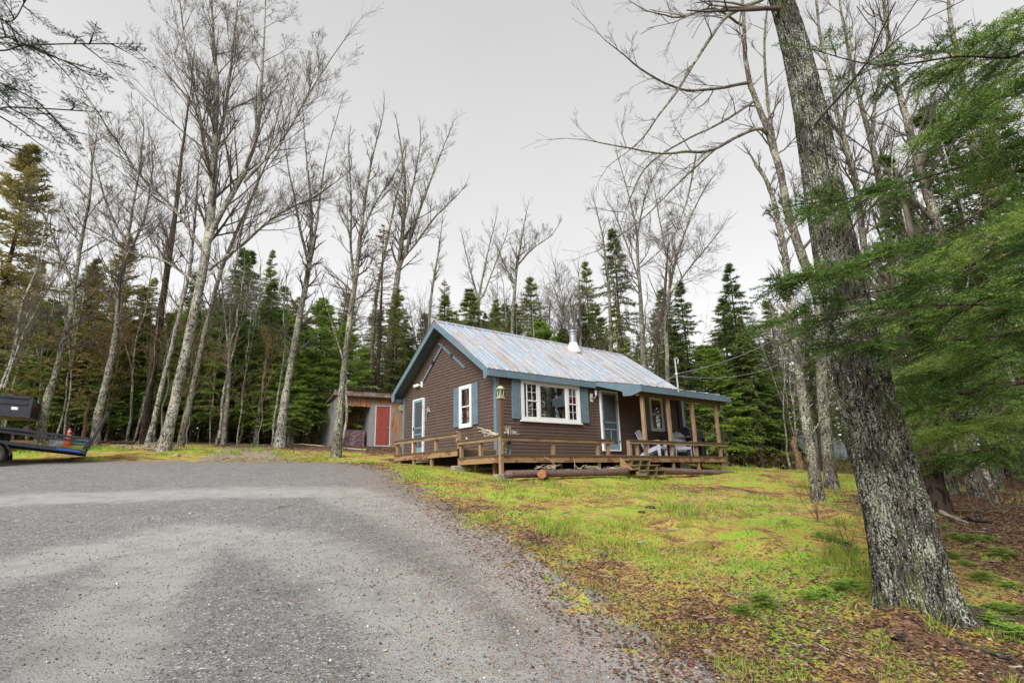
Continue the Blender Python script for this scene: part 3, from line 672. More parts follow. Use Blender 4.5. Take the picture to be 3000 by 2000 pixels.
drift('driftwood', G+.0, -1.7, .30, [((0, -.22, .04), (0, .55, .13), .035), ((0, .1, .1), (-.02, .75, .32), .028), ((0, .3, .16), (0, .72, .18), .02), ((0, .12, .06), (0, .42, .02), .03), ((0, .42, .02), (.03, .5, .14), .018), ((0, -.1, .05), (0, .3, .22), .03), ((0, .02, .03), (0, .24, -.06), .016), ((0, .5, .17), (.05, .62, .08), .014)], 'pale tangled driftwood on the gable-side railing behind the corner post', 3)
drift('driftwood', G+.35, -1.98, .33, [((-.3, 0, .03), (.32, 0, .03), .05), ((-.1, 0, .05), (.24, 0, .1), .035), ((.0, 0, .1), (-.2, .02, .2), .04), ((.1, 0, .07), (.3, .0, .0), .025)], 'flat grey driftwood knot on the front railing beside the corner post', 5)
def logpiece(name, u, v, z, r0, h, mat, label, cat, seed=1):
    m = MB(); m.lathe((0, 0, 0), [(r0*.98, 0), (r0*1.05, h*.2), (r0*.97, h*.6), (r0, h)], 16); return solo(m, name, mat, u, v, z, label, cat, smooth=False)
logpiece('birch_log', G+.42, -1.72, DZ, .13, .44, 'barkbirch', 'upright white birch log standing on the deck corner', 'log')
logpiece('birch_log', G+.3, -1.95, .32, .085, .24, 'barkbirch', 'small white birch log piece upright on the railing', 'log')
o_ = MB().lathe((0, 0, .03), [(.005, -.03), (.026, -.015), (.03, 0), (.026, .015), (.005, .03)], 10); solo(o_, 'golf_ball', 'white', G, -.42, .30, 'small white ball resting on the gable-side railing', 'ball', smooth=True)
# wall things
wl = local('wall_lantern', 'white coach lantern mounted between the shutter and the front door', 'wall lamp', 4.33, 0, 1.98)
m = MB(); m.box(-.075, .055, -.035, -.022, -.17, .13); m.build('back_plate', 'white', wl)
m = MB(); m.lathe((-.01, -.045, -.05), [(.01, -.02), (.045, -.02), (.05, .0), (.045, .02), (.01, .02)], 12, 'y'); m.tube([(0, -.05, -.05), (.02, -.12, -.06), (.06, -.16, .0), (.09, -.16, .03)], .01, 6); m.build('arm', 'steel', wl)
m = MB(); m.lathe((.09, -.16, .03), [(.02, 0), (.03, .01), (.055, .14), (.055, .15)], 8); m.build('glass_shade', 'brass', wl)
m = MB(); m.lathe((.09, -.16, .18), [(.075, 0), (.06, .03), (.015, .07), (.01, .11)], 8); m.build('cap', 'steel', wl)
fl = local('floodlight', 'white twin floodlight high on the gable under the roof overhang', 'floodlight', 0, 4.65, 2.74)
m = MB(); m.box(-.045, -.024, -.09, .03, -.1, .12); m.build('back_plate', 'white', fl)
for yy, zz in ((.10, -.02), (.28, -.02)):
    m = MB(); m.tube([(-.05, 0, 0), (-.09, yy*.6, zz), (-.12, yy, zz)], .016, 6); m.lathe((-.12, yy, zz), [(.02, -.05), (.055, 0), (.07, .07), (.06, .09)], 12, 'y'); m.build('lamp_head', 'white', fl)
def ski(a, b_, label, lift):
    r = local('wooden_ski', label, 'ski', 0, 0, 0); a = np.array(a, float); b_ = np.array(b_, float); d = b_-a
    m = MB(); n = 14; L = np.linalg.norm(d); pts = []
    for i in range(n+1):
        t = i/n; up = .0 if t < .9 else (t-.9)**2*6; pts.append((-.03-lift-up, *(a+d*t)))
    s = np.array([0, -d[1], d[0]])/L*.045
    V = []; F = []
    for i, p in enumerate(pts):
        w = 1 if i < n-1 else (.7 if i == n-1 else .15); p = np.array(p)
        for k in (-1, 1):
            for q in (0, -.014): V.append(p+s*k*w+np.array([q, 0, 0]))
    for i in range(n):
        o = i*4; F += [(o, o+4, o+5, o+1), (o+2, o+3, o+7, o+6), (o+1, o+5, o+7, o+3), (o, o+2, o+6, o+4)]
    F += [(0, 1, 3, 2), (n*4, n*4+2, n*4+3, n*4+1)]
    m.add(V, F); m.build('ski_blade', 'blue', r); c = a+d*.48; e = d/L
    m = MB(); m.beam((-.055-lift, *(c-e*.08)), (-.055-lift, *(c+e*.08)), .085, .03, up=(1, 0, 0)); m.build('binding', 'black', r)
ski((4.50, 2.86), (3.0, 4.06), 'blue-grey old ski leaning up from the floodlight on the gable', .02)
ski((1.70, 2.90), (3.38, 4.10), 'blue-grey old ski sloping toward the front eave on the gable', 0.0)
# metal ornament beside gable door
hm = MB()
hm.tube([(-.04, .1, -.28), (-.05, .08, -.12), (-.05, .0, .02), (-.05, -.14, .08), (-.05, -.2, .0)], [.012, .02, .03, .03, .01], 7)
for a in np.linspace(-.4, 2.9, 8): hm.tube([(-.045, -.03, .05), (-.045, -.03-.12*math.cos(a), .05+.13*math.sin(a)), (-.05, -.03-.17*math.cos(a+.3), .05+.16*math.sin(a+.3))], [.012, .014, .004], 6)
solo(hm, 'wall_ornament', 'steel', 0, 4.13, 1.62, 'dark scrolled metal ornament on the siding beside the side door', 'ornament')
# adirondack chairs
def adirondack(u, v, rz, label):
    r = local('adirondack_chair', label, 'chair', u, v, DZ, rz, 'grey adirondack chairs on the porch')
    m = MB()  # faces -y ; seat
    for i in range(5):
        y = -.25+i*.11; z = .37-.035*i; m.beam((-.25, y, z), (.25, y, z), .095, .02)
    m.build('seat', 'chairg', r); m = MB()
    for i in range(5):
        x = (i-2)*.105; top = .98-.035*abs(i-2)**1.6; fx = (i-2)*.135
        a = np.array([x, .26, .2]); b_ = np.array([fx, .26+.30, top]); wv = np.array([.045, 0, 0]); wt = np.array([.06, 0, 0])
        V = [a-wv, a+wv, b_+wt, b_+wt*.6+np.array([0, .008, .03]), b_-wt*.6+np.array([0, .008, .03]), b_-wt]
        m.prism(V, (0, .018, .006))
    m.beam((-.27, .33, .35), (.27, .33, .35), .02, .07); m.beam((-.28, .47, .66), (.28, .47, .66), .02, .06); m.build('backrest', 'chairg', r)
    for s in (-1, 1):
        m = MB(); m.prism([(s*.29-.065, -.33, .56), (s*.29+.065, -.33, .56), (s*.31+.05, .4, .56), (s*.31-.03, .4, .56)], (0, 0, .02)); m.build('armrest', 'chairg', r)
        m = MB(); m.prism([(s*.27, -.34, 0), (s*.27, -.24, 0), (s*.27, -.20, .56), (s*.27, -.32, .56)], (.022*s, 0, 0)); m.build('leg', 'chairg', r)
        m = MB(); m.prism([(s*.245, -.30, .38), (s*.245, -.30, .28), (s*.245, .52, 0), (s*.245, .62, 0), (s*.245, .3, .2), (s*.245, -.1, .37)], (.022*s, 0, 0)); m.build('leg', 'chairg', r)
    m = MB(); m.beam((-.27, -.335, .33), (.27, -.335, .33), .02, .09); m.build('front_apron', 'chairg', r)
adirondack(6.28, -1.15, RD(12), 'light grey adirondack chair nearest the front door, turned sideways')
adirondack(8.12, -1.0, RD(-42), 'light grey adirondack chair facing the lawn in front of the grill')
def foldchair(u, v, rz, label):
    r = local('folding_chair', label, 'chair', u, v, DZ, rz, 'black tube folding chairs against the porch wall'); m = MB()
    arc = [(-.2, .18, .3)]+[(-.2+.05*(1-math.cos(a)), .18+.1, .78+.05*math.sin(a)) for a in np.linspace(0, 1.57, 4)]+[(.2-.05*(1-math.cos(a)), .18+.1, .78+.05*math.sin(a)) for a in np.linspace(1.57, 0, 4)]+[(.2, .18, .3)]
    m.tube(arc, .017, 7); m.build('backrest', 'black', r)
    m = MB(); m.box(-.2, .2, -.2, .2, .4, .425); m.build('seat', 'black', r)
    for s in (-1, 1):
        m = MB(); m.tube([(s*.2, .22, .45), (s*.2, -.22, 0)], .013, 6); m.build('leg', 'black', r)
        m = MB(); m.tube([(s*.2, -.18, .42), (s*.2, .25, 0)], .013, 6); m.build('leg', 'black', r)
foldchair(6.45, -.45, .1, 'black tube folding chair against the wall beside the front door'); foldchair(7.95, -.45, 0, 'black tube folding chair under the porch window')
# grill
gr = local('gas_grill', 'black covered gas grill with a side shelf at the end of the porch', 'grill', 9.25, -.85, DZ)
m = MB(); P = [(-.55, -.25, .80), (-.55, .3, .80), (-.55, .3, .95), (-.55, .18, 1.16), (-.55, -.02, 1.19), (-.55, -.2, 1.06)]; m.prism(P, (.8, 0, 0)); m.build('lid', 'black', gr, bev=.03)
m = MB(); m.box(-.6, .3, -.28, .3, .74, .80); m.box(-.5, .2, -.24, .26, .58, .74); m.build('firebox', 'black', gr, bev=.01)
m = MB(); m.box(.32, .92, -.28, .28, .77, .80); m.build('side_shelf', 'steel', gr, bev=.01); m = MB(); m.box(-.86, -.62, -.28, .28, .77, .80); m.build('side_shelf', 'steel', gr, bev=.01)
for x in (-.5, .22):
    for y in (-.22, .24):
        m = MB(); m.box(x-.02, x+.02, y-.02, y+.02, 0, .58); m.build('leg', 'black', gr)
m = MB(); m.lathe((-.1, 0, .05), [(.1, 0), (.15, .04), (.155, .25), (.1, .33), (.05, .36), (.06, .44)], 14); m.build('gas_bottle', 'white', gr, True)
solo(MB().prism([(-.16, -.2, .0), (-.16, .2, 0), (-.16, .16, .22), (-.16, .02, .36), (-.16, -.14, .24)], (.34, 0, 0)), 'smoker_lid', 'black', 9.95, -.6, DZ+.8, 'rounded black kettle lid on the shelf beside the grill', 'lid', bev=.04)
solo(MB().box(-.2, .2, -.2, .2, 0, .8), 'side_cabinet', 'dark', 9.95, -.6, DZ, 'dark cabinet holding the kettle lid past the grill', 'cabinet', bev=.02)
def crumple(nx, ny, wx, wz, depth, seed, top=None):
    r_ = np.random.default_rng(seed); V = []; F = []
    X, Z = np.meshgrid(np.linspace(0, 1, nx), np.linspace(0, 1, ny)); D = vnoise(X*wx, Z*wz, 3.0, seed, 4)*depth+vnoise(X*wx, Z*wz, 9.0, seed+3, 2)*depth*.4
    P = np.stack([X*wx, D, Z*wz], -1)
    back = P.copy(); back[..., 1] = .35
    V = np.vstack([P.reshape(-1, 3), back.reshape(-1, 3)]); n = nx*ny
    for i in range(ny-1):
        for j in range(nx-1): F.append((i*nx+j, i*nx+j+1, (i+1)*nx+j+1, (i+1)*nx+j))
    ed = [(0, j) for j in range(nx)]+[(i, nx-1) for i in range(1, ny)]+[(ny-1, j) for j in range(nx-2, -1, -1)]+[(i, 0) for i in range(ny-2, 0, -1)]
    e = [a*nx+b_ for a, b_ in ed]
    for k in range(len(e)): a, b_ = e[k], e[(k+1) % len(e)]; F.append((a, b_, b_+n, a+n))
    return MB().add(V, F)
o = crumple(14, 10, .6, .38, .09, 4).build('folded_tarp', 'greytarp', None, True, 0, HW(7.1, -1.6, gl(7.1, -1.6)), TH); tag(o, 'crumpled grey tarp stored under the porch deck', 'tarp')
# logs at the foot of the deck
def rlog(a, b_, r0, r1, label, seed, mat='logbark', endm=None, name='log'):
    a = np.array(a, float); b_ = np.array(b_, float); L = np.linalg.norm(b_-a); k = 26; d = (b_-a)/L
    s = np.cross(d, [0, 0, 1]); s /= np.linalg.norm(s); up = np.cross(s, d); n = 16; V = []; rr = np.random.default_rng(seed)
    for i in range(k+1):
        t = i/k; R0 = r0+(r1-r0)*t; kn = 1+.1*rr.random()
        for j in range(n):
            w = 2*math.pi*j/n; q = R0*kn*(1+.06*rr.normal()); V.append(d*L*t+s*q*math.cos(w)+up*q*math.sin(w))
    F = [(i*n+j, i*n+(j+1) % n, (i+1)*n+(j+1) % n, (i+1)*n+j) for i in range(k) for j in range(n)]
    m = MB(); m.add(V, F+([] if endm else [tuple(range(n))[::-1], tuple(k*n+j for j in range(n))]))
    if not endm: return tag(m.build(name, mat, None, True, 0, a), label, 'log')
    e = empty(name, a, 0, label, 'log'); m.build('bark', mat, e, True)
    m = MB(); m.add(V[:n], [tuple(range(n))[::-1]]); m.build('cut_end', endm, e); m = MB(); m.add(V[-n:], [tuple(range(n))]); m.build('cut_end', endm, e); return e
def onfront(px, py, v):
    d = cF+cR*(px-1500)/FPX+cU*(1000-py)/FPX; P0 = HC+HV*v; t = ((P0-EYE)@HV)/(d@HV); return EYE+d*t
a = onfront(1484, 1389, -2.45); b_ = onfront(1838, 1381, -2.35); rlog(a, b_,   .088, .11, 'long bark-covered log lying left of the deck steps', 1)
a = onfront(1912, 1378, -2.5); b_ = onfront(2148, 1384.5, -2.55); rlog(a, b_, .10, .075, 'thinner log lying right of the deck steps', 2, endm='orangewood')
a = onfront(1588, 1388, -2.85); rlog(a-HV*.0, a+np.array([.12, .6, -.02]),   .112, .108, 'short log with a fresh orange cut end facing the drive', 3, endm='orangewood')
p = onfront(1926, 1383, -2.6)
def rock(name, p, s, seed, label, mat='rock', flat=.5, cat='rock', group=None):
    r_ = np.random.default_rng(seed); me = bpy.data.meshes.new(name); import bmesh
    bm = bmesh.new(); bmesh.ops.create_icosphere(bm, subdivisions=3, radius=1)
    A = r_.normal(size=(5, 3)); 
    for v_ in bm.verts:
        c = np.array(v_.co); k = 1+.16*sum(math.sin(2.2*(A[i]@c)+i) for i in range(5))/2; v_.co = (c[0]*k*s, c[1]*k*s*.8, c[2]*k*s*flat)
    bm.to_mesh(me); bm.free(); me.polygons.foreach_set('use_smooth', np.ones(len(me.polygons), bool))
    o = ob(name, me, mat); o.location = [float(t) for t in p]; return tag(o, label, cat, group)
rock('rock', p, .085, 2, 'small pale rock beside the deck steps')
# stick litter on the long log
m = MB(); r_ = random.Random(4)
for i in range(26):
    q = onfront(1560+r_.uniform(0, 260), 1372, -2.45+r_.uniform(-.05, .1)); h = r_.choice([.05, .08, .1, .32]) ; m.tube([q, q+np.array([r_.uniform(-.25, .25), r_.uniform(-.1, .1), h*.6]), q+np.array([r_.uniform(-.25, .25), 0, h])], [.012, .009, .004], 5)
tag(m.build('dry_twigs', 'drift', None), 'loose dry twigs strewn along the top of the long log', 'twigs')
# service mast and wires
mp = None
def onroof(px, py):
    d = cF+cR*(px-1500)/FPX+cU*(1000-py)/FPX
    P0 = HW(0, PV, PZ); n = np.cross(HU, HV*(-OE-PV)+np.array([0, 0, EZ-PZ])); t = ((P0-EYE)@n)/(d@n); return EYE+d*t
mb_ = onroof(1987, 1140); du = mb_[1]; tp = un(1977, 1050, du)
em = empty('service_mast', mb_, 0, 'grey electric service mast rising above the porch roof', 'mast'); tp = tp-mb_
m = MB(); m.tube([(0, 0, -.1), tp*.35, tp*.93], [.035, .033, .032], 10); m.build('conduit', 'steel', em)
m = MB(); m.tube([tp*.93, tp, tp+np.array([.05, 0, .03]), tp+np.array([.11, 0, -.04]), tp+np.array([.09, 0, -.2])], [.035, .045, .045, .03, .02], 8); m.build('weather_head', 'steel', em)
m = MB(); m.lathe(tp*.5, [(.02, -.03), (.05, -.02), (.05, .02), (.02, .03)], 8); m.build('insulator', 'white', em)
A0 = mb_+tp*.5
def wire(a, b_, sag, label, r=.011):
    P = [a+(b_-a)*t+np.array([0, 0, -sag*4*t*(1-t)]) for t in np.linspace(0, 1, 20)]; m = MB(); m.tube(P, r, 5); tag(m.build('overhead_wire', 'steel', None), label, 'wire', 'wires from the service mast')
wire(A0, un(2420, 870, 30), .7, 'upper service wire running from the mast up to the right'); wire(A0+np.array([0, 0, -.08]), un(2440, 935, 33), 1.2, 'lower service wire running from the mast to the right')
wire(A0, un(1905, 1125, 24.5), .1, 'short wire end running from the mast down behind the roof')
# ------------------------------------------------------------------ shed
SA = RD(31); SU = np.array([math.cos(SA), math.sin(SA), 0]); SV = np.array([-math.sin(SA), math.cos(SA), 0]); SP = un(986, 1318, 27)
def SW(a, b_, z): return SP+SU*a+SV*b_+np.array([0, 0, z])
shed = empty('shed', SP, SA, 'weathered lean-to shed of grey and orange boards beside the cabin', 'shed')
def vboards(x0, x1, z0, z1, y, mat, name='wall', along='x', w=.15, par=shed, ztop=None):
    m = MB(); a = x0; r_ = random.Random(int(x0*100+z0*10))
    while a < x1-.01:
        b2 = min(a+w-.006, x1); o = r_.uniform(0, .012); t0 = ztop(a) if ztop else z1; t1 = ztop(b2) if ztop else z1; zz = z0-r_.uniform(0, .03)
        if along == 'x': m.add([(a, y-o, zz), (b2, y-o, zz), (b2, y-o, t1), (a, y-o, t0), (a, y+.03, zz), (b2, y+.03, zz), (b2, y+.03, t1), (a, y+.03, t0)], [(0, 1, 2, 3), (7, 6, 5, 4), (0, 4, 5, 1), (3, 2, 6, 7), (0, 3, 7, 4), (1, 5, 6, 2)])
        else: m.add([(y-o, a, zz), (y-o, b2, zz), (y-o, b2, t1), (y-o, a, t0), (y+.03, a, zz), (y+.03, b2, zz), (y+.03, b2, t1), (y+.03, a, t0)], [(0, 1, 2, 3), (7, 6, 5, 4), (0, 4, 5, 1), (3, 2, 6, 7), (0, 3, 7, 4), (1, 5, 6, 2)])
        a += w
    return m.build(name, mat, par)
vboards(-.12, 1.6, 2.2, 2.68, 0, 'shedorange'); vboards(1.6, 1.83, .0, 2.68, 0, 'shedgrey', w=.11); vboards(1.84, 2.72, 2.36, 2.68, 0, 'shedorange'); vboards(2.72, 4.9, .0, 2.68, 0, 'shedorange')
vboards(-.12, .1, .0, 2.2, 0.0, 'shedgrey', w=.11)
zt = lambda y: 2.66-.14*y
vboards(.0, 3.3, -.02, 0, -.13, 'shedgrey', along='y', ztop=zt); vboards(.05, 3.3, -.02, 0, 4.9, 'shedgrey', along='y', ztop=zt)
vboards(-.1, 4.9, -.02, 2.15, 3.3, 'shedgrey'); vboards(.04, 1.9, .1, 2.5, 1.62, 'shedgrey', name='inner_wall', along='y'); vboards(-.1, 1.62, .1, 2.45, 1.9, 'shedorange', name='inner_wall')
m = MB(); m.box(-.1, 1.63, -.01, 1.9, .0, .17); m.build('floor', 'shedgrey', shed)
m = MB(); m.box(.0, .04, 1.85, 1.88, .17, 1.9); m.box(.55, .59, 1.85, 1.88, .17, 2.1); m.box(1.2, 1.24, 1.85, 1.88, .17, 2.0); m.box(0, 1.3, 1.84, 1.86, 1.1, 1.15); m.build('stud', 'woodz', shed)
m = MB(); m.prism([(-.32, -.28, 2.72), (-.32, 3.55, 2.18), (-.32, 3.55, 2.25), (-.32, -.28, 2.80)], (5.4, 0, 0)); sroof = m.build('roof', 'shedroof', shed)
m = MB(); m.box(-.32, 5.0, -.31, -.283, 2.67, 2.91); m.build('front_fascia', 'shedroof', shed); m = MB(); m.box(-.30, 5.0, -.30, -.28, 2.60, 2.665); m.build('drip_board', 'dark', shed)
m = MB()
V = []; n = 90
for t, z in ((-.4, 2.96), (3.7, 2.36)):
    for i in range(n+1): V.append((-.34+5.3*i/n, t, z+.018*math.cos(i*math.pi)))
m.add(V, [(i, i+1, n+2+i, n+1+i) for i in range(n)]); m.build('corrugated_sheet', 'steel', shed)
sdr = MB(); sdr.box(1.9, 2.6, -.02, .015, .27, 2.24); sd_o = sdr.build('door', 'red', shed)
m = MB()
for (x0, x1) in ((1.97, 2.21), (2.29, 2.53)):
    for (z0, z1) in ((.40, .93), (1.02, 1.62), (1.78, 2.08)): m.box(x0, x1, -.028, -.018, z0, z1)
m.build('panel', 'red', sd_o, bev=.009)
m = MB(); m.lathe((2.55, -.05, 1.13), [(.012, .03), (.03, .0), (.03, -.03), (.01, -.045)], 10, 'y'); m.build('handle', 'steel', sd_o)
m = MB(); ring(m, 1.86, 2.66, .21, 2.29, .036, -.03, .02); m.build('door_frame', 'white', shed); m = MB(); ring(m, 1.79, 2.73, .17, 2.38, .065, -.015, .018); m.build('door_casing', 'shedgrey', shed)
o = crumple(30, 22, 1.35, .88, .07, 12); o = o.build('tarp_covered_pile', 'tarp', None, True, 0, SW(.08, .35, .17), SA); tag(o, 'woodpile under a wrinkled maroon tarp inside the shed opening', 'tarp pile')
for i, (x0, x1, y, z) in enumerate(((1.9, 2.7, -.3, .05), (2.1, 2.85, -.58, -.12))):
    m = MB(); m.box(x0, x1, y-.12, y+.14, z-.04, z); m.box(x0+.02, x0+.06, y-.1, y+.12, z-.3, z-.04); m.box(x1-.06, x1-.02, y-.1, y+.12, z-.3, z-.04); o = m.build('door_step', 'stepw', None, False, 0, SP, SA); tag(o, ['upper plank step right below the red shed door', 'lower plank step in front of the red shed door'][i], 'step')
m = MB(); m.lathe((0, -.02, 0), [(.16, .0), (.165, -.02), (.15, -.03), (.01, -.031)], 28, 'y')
wc = m.build('face', 'lantern', None); cl = empty('wall_clock', SW(3.22, -.03, 2.2), SA, 'round cream clock hanging on the orange shed boards', 'clock'); wc.parent = cl
m = MB(); m.box(-.006, .006, -.062, -.055, 0, .1); m.box(-.005, .06, -.062, -.055, -.005, .005); m.build('hand', 'black', cl)
# tools & barrel behind the shed
m = MB(); 
for i in range(6): m.beam((i*.03, 0, .1+i*.02), (.9+i*.02, .25, .9-i*.08), .16, .03)
p = un(945, 1305, 29.5); tag(m.build('lumber_stack', 'orangewood', None, False, 0, p-np.array([.8, 0, .3]), 0), 'orange boards leaning behind the grey end of the shed', 'lumber')
# ------------------------------------------------------------------ vegetation kit
def nrm(v): return v/(np.linalg.norm(v, axis=-1, keepdims=True)+1e-9)
def grow(P, D, L, R, K, jit, trop, g, taper=.75):
    """vectorised paths: P,D (n,3), L,R (n) -> pts (n,K+1,3), rad (n,K+1)"""
    n = len(P); pts = np.empty((n, K+1, 3)); pts[:, 0] = P; d = nrm(D.copy()); up = np.array([0, 0, 1.])
    for k in range(K):
        d = nrm(d+g.normal(size=(n, 3))*jit+up*trop); pts[:, k+1] = pts[:, k]+d*(L/K)[:, None]
    rad = R[:, None]*(1-taper*np.linspace(0, 1, K+1)[None])
    return pts, rad
def kids(pts, rad, L, m, f0, f1, ang, lr, rr, g, upb=0., even=False):
    n, K1, _ = pts.shape; K = K1-1
    f = g.uniform(f0, f1, (n, m)) if not even else (f0+(f1-f0)*(np.arange(m)[None]+g.uniform(.1, .9, (n, m)))/m)
    s = f*K; i = np.minimum(s.astype(int), K-1); t = (s-i)[..., None]; a = np.arange(n)[:, None]
    P = pts[a, i]*(1-t)+pts[a, i+1]*t; D = nrm(pts[a, i+1]-pts[a, i])
    q = g.normal(size=P.shape); q[..., 2] += upb; q -= (q*D).sum(-1, keepdims=True)*D; q = nrm(q)
    an = g.uniform(ang*.7, ang*1.3, (n, m, 1)); D2 = D*np.cos(an)+q*np.sin(an)
    L2 = (L[:, None]*lr*(1-.55*f)*g.uniform(.6, 1.2, (n, m))); R2 = np.minimum(rad[a, i]*rr, rad[a, i]*.9)
    return P.reshape(-1, 3), D2.reshape(-1, 3), L2.ravel(), R2.ravel()
def tubes(pts, rad, sides=3):
    n, K1, _ = pts.shape; T = np.gradient(pts, axis=1); T = nrm(T)
    ref = np.where(np.abs(T[:, :1, 2:3]) < .9, np.array([0, 0, 1.]), np.array([1., 0, 0])); A = nrm(np.cross(T, np.broadcast_to(ref, T.shape))); B = np.cross(T, A)
    w = np.arange(sides)*2*math.pi/sides
    V = pts[:, :, None]+rad[:, :, None, None]*(A[:, :, None]*np.cos(w)[None, None, :, None]+B[:, :, None]*np.sin(w)[None, None, :, None])
    base = (np.arange(n)*K1*sides)[:, None, None]; k = (np.arange(K1-1)*sides)[None, :, None]; j = np.arange(sides)[None, None]; j2 = (j+1) % sides
    F = np.stack([base+k+j, base+k+j2, base+k+sides+j2, base+k+sides+j], -1).reshape(-1, 4)
    return V.reshape(-1, 3), F
class AC:
    def __init__(s): s.V = []; s.F3 = []; s.F4 = []; s.n = 0
    def add(s, V, F):
        if not len(V): return
        s.V.append(V); (s.F4 if F.shape[1] == 4 else s.F3).append(F+s.n); s.n += len(V)
    def mesh(s, name, smooth=False):
        F = []
        if s.F3: F.append(np.vstack(s.F3))
        if s.F4: F.append(np.vstack(s.F4))
        return npmesh(name, np.vstack(s.V), F, smooth)
def tris(P, D, L, W, g, flat=.5):
    """n needle/leaf triangles from P along D"""
    n = len(P); D = nrm(D); q = g.normal(size=(n, 3)); q[:, 2] *= flat; s = nrm(np.cross(D, np.cross(q, D)))
    L = np.broadcast_to(L, (n,))[:, None]; W = np.broadcast_to(W, (n,))[:, None]
    V = np.stack([P-s*W/2, P+s*W/2, P+D*L], 1).reshape(-1, 3); return V, np.arange(3*n).reshape(-1, 3)
def path_smooth(P, k):
    """Catmull-Rom resample of control rows (any columns)"""
    P = np.array(P, float); Q = np.vstack([2*P[0]-P[1], P, 2*P[-1]-P[-2]]); out = []
    for i in range(len(P)-1):
        p0, p1, p2, p3 = Q[i:i+4]
        for t in np.linspace(0, 1, k, endpoint=False): out.append(.5*((2*p1)+(-p0+p2)*t+(2*p0-5*p1+4*p2-p3)*t*t+(-p0+3*p1-3*p2+p3)*t**3))
    out.append(P[-1]); return np.array(out)
def branch_out(acc, P, D, L, R, g, lv, dens=1., jit=.12, trop=.03, buds=None, minr=.004, K=5, ang=.65):
    """grow branches with lv levels of children into acc; returns twig ends"""
    pts, rad = grow(P, D, L, R, K, jit, trop, g); acc.add(*tubes(pts, np.maximum(rad, minr), 4 if lv > 1 else 3))
    if lv > 0:
        m = max(2, int(round((5 if lv > 1 else 4.6)*dens)))
        p, d, l, r = kids(pts, rad, L, m, .1, .95, ang*.85, .72, .6, g, .25)
        ok = l > .08; return branch_out(acc, p[ok], d[ok], l[ok], r[ok], g, lv-1, dens, jit*1.05, trop, buds, minr, 4 if lv > 1 else 3, ang)
    if buds is not None and len(pts):
        a = g.integers(0, len(pts), int(len(pts)*.9)); k = g.integers(1, pts.shape[1], len(a)); buds.add(*tris(pts[a, k], g.normal(size=(len(a), 3)), g.uniform(.03, .07, len(a)), .025, g, 1))
def trunk_mesh(paths, g, sides=12, rough=.05, flare=0.):
    acc = AC()
    for A in paths:
        P = A[:, :3]; r = A[:, 3]*(1+rough*g.normal(size=len(A))*.5)
        if flare: s = np.linalg.norm(P-P[0], axis=1); r = r*(1+flare*np.exp(-s/.25))
        V, F = tubes(P[None], r[None], sides); acc.add(V, F)
    return acc.mesh('trunk', True)
def v2(path, Y, dY=0., k=.76):
    """photo path rows (x,y,width) in 2352-wide px -> rows x,y,z,radius"""
    out = []
    for i, (x, y, w) in enumerate(path):
        yy = Y+dY*i/max(1, len(path)-1); p = vn(x, y, yy); out.append([*p, w*1.27551/FPX*yy/2*k])
    return np.array(out)
def bare_tree(name, label, limbs, Y, bark='barkgrey', twig='twig', nb=26, blen=2.2, f0=.35, lv=3, dens=1., seed=1, trop=.075, jit=.085, ang=.75, group=None, minr=.0032, cat='tree', buds=None, dYs=None, flare=.12, sides=12, lean=None, side_bias=None):
    """limbs: list of photo paths, first is the trunk"""
    g = np.random.default_rng(seed); P3 = [path_smooth(v2(l, Y, (dYs[i] if dYs else 0.)), 5) for i, l in enumerate(limbs)]
    b0 = P3[0][0].copy(); b0[2] = gz(b0[0], b0[1])-.15
    if b0[2] < P3[0][0][2]: P3[0] = np.vstack([[b0[0], b0[1], b0[2], P3[0][0][3]*1.1], P3[0]])
    org = P3[0][0][:3].copy()
    for A in P3: A[:, :3] -= org; A[:, 1] += np.cumsum(g.normal(size=len(A))*.02)
    root = empty(name, org, 0, label, cat, group)
    ob('trunk', trunk_mesh(P3, g, sides, .07, flare), bark, root)
    acc = AC(); bd = AC() if buds else None
    for i, A in enumerate(P3):
        n = nb if i == 0 else max(6, int(nb*.8)); L = np.linalg.norm(A[-1, :3]-A[0, :3]); ff = f0 if i == 0 else .12
        pts = A[None, :, :3]; rad = A[None, :, 3]
        p, d, l, r = kids(pts, rad, np.array([1.]), n, ff, .99, ang, 1., .42, g, .6, True)
        fr = np.linspace(ff, 1, n); l = blen*(1.1-.6*fr)*g.uniform(.6, 1.25, n)
        if side_bias is not None: d = nrm(d+np.array(side_bias))
        branch_out(acc, p, d, l, np.clip(r, .012, .07), g, lv, dens, jit, trop, bd, minr)
        # leader tip
        branch_out(acc, A[-1:, :3], (A[-1:, :3]-A[-3:-2, :3]), np.array([blen*.9]), A[-1:, 3], g, lv-1, dens, jit, trop, bd, minr)
    ob('crown', acc.mesh('crown'), twig, root)
    if buds and bd.n: ob('buds', bd.mesh('buds'), buds, root)
    return root
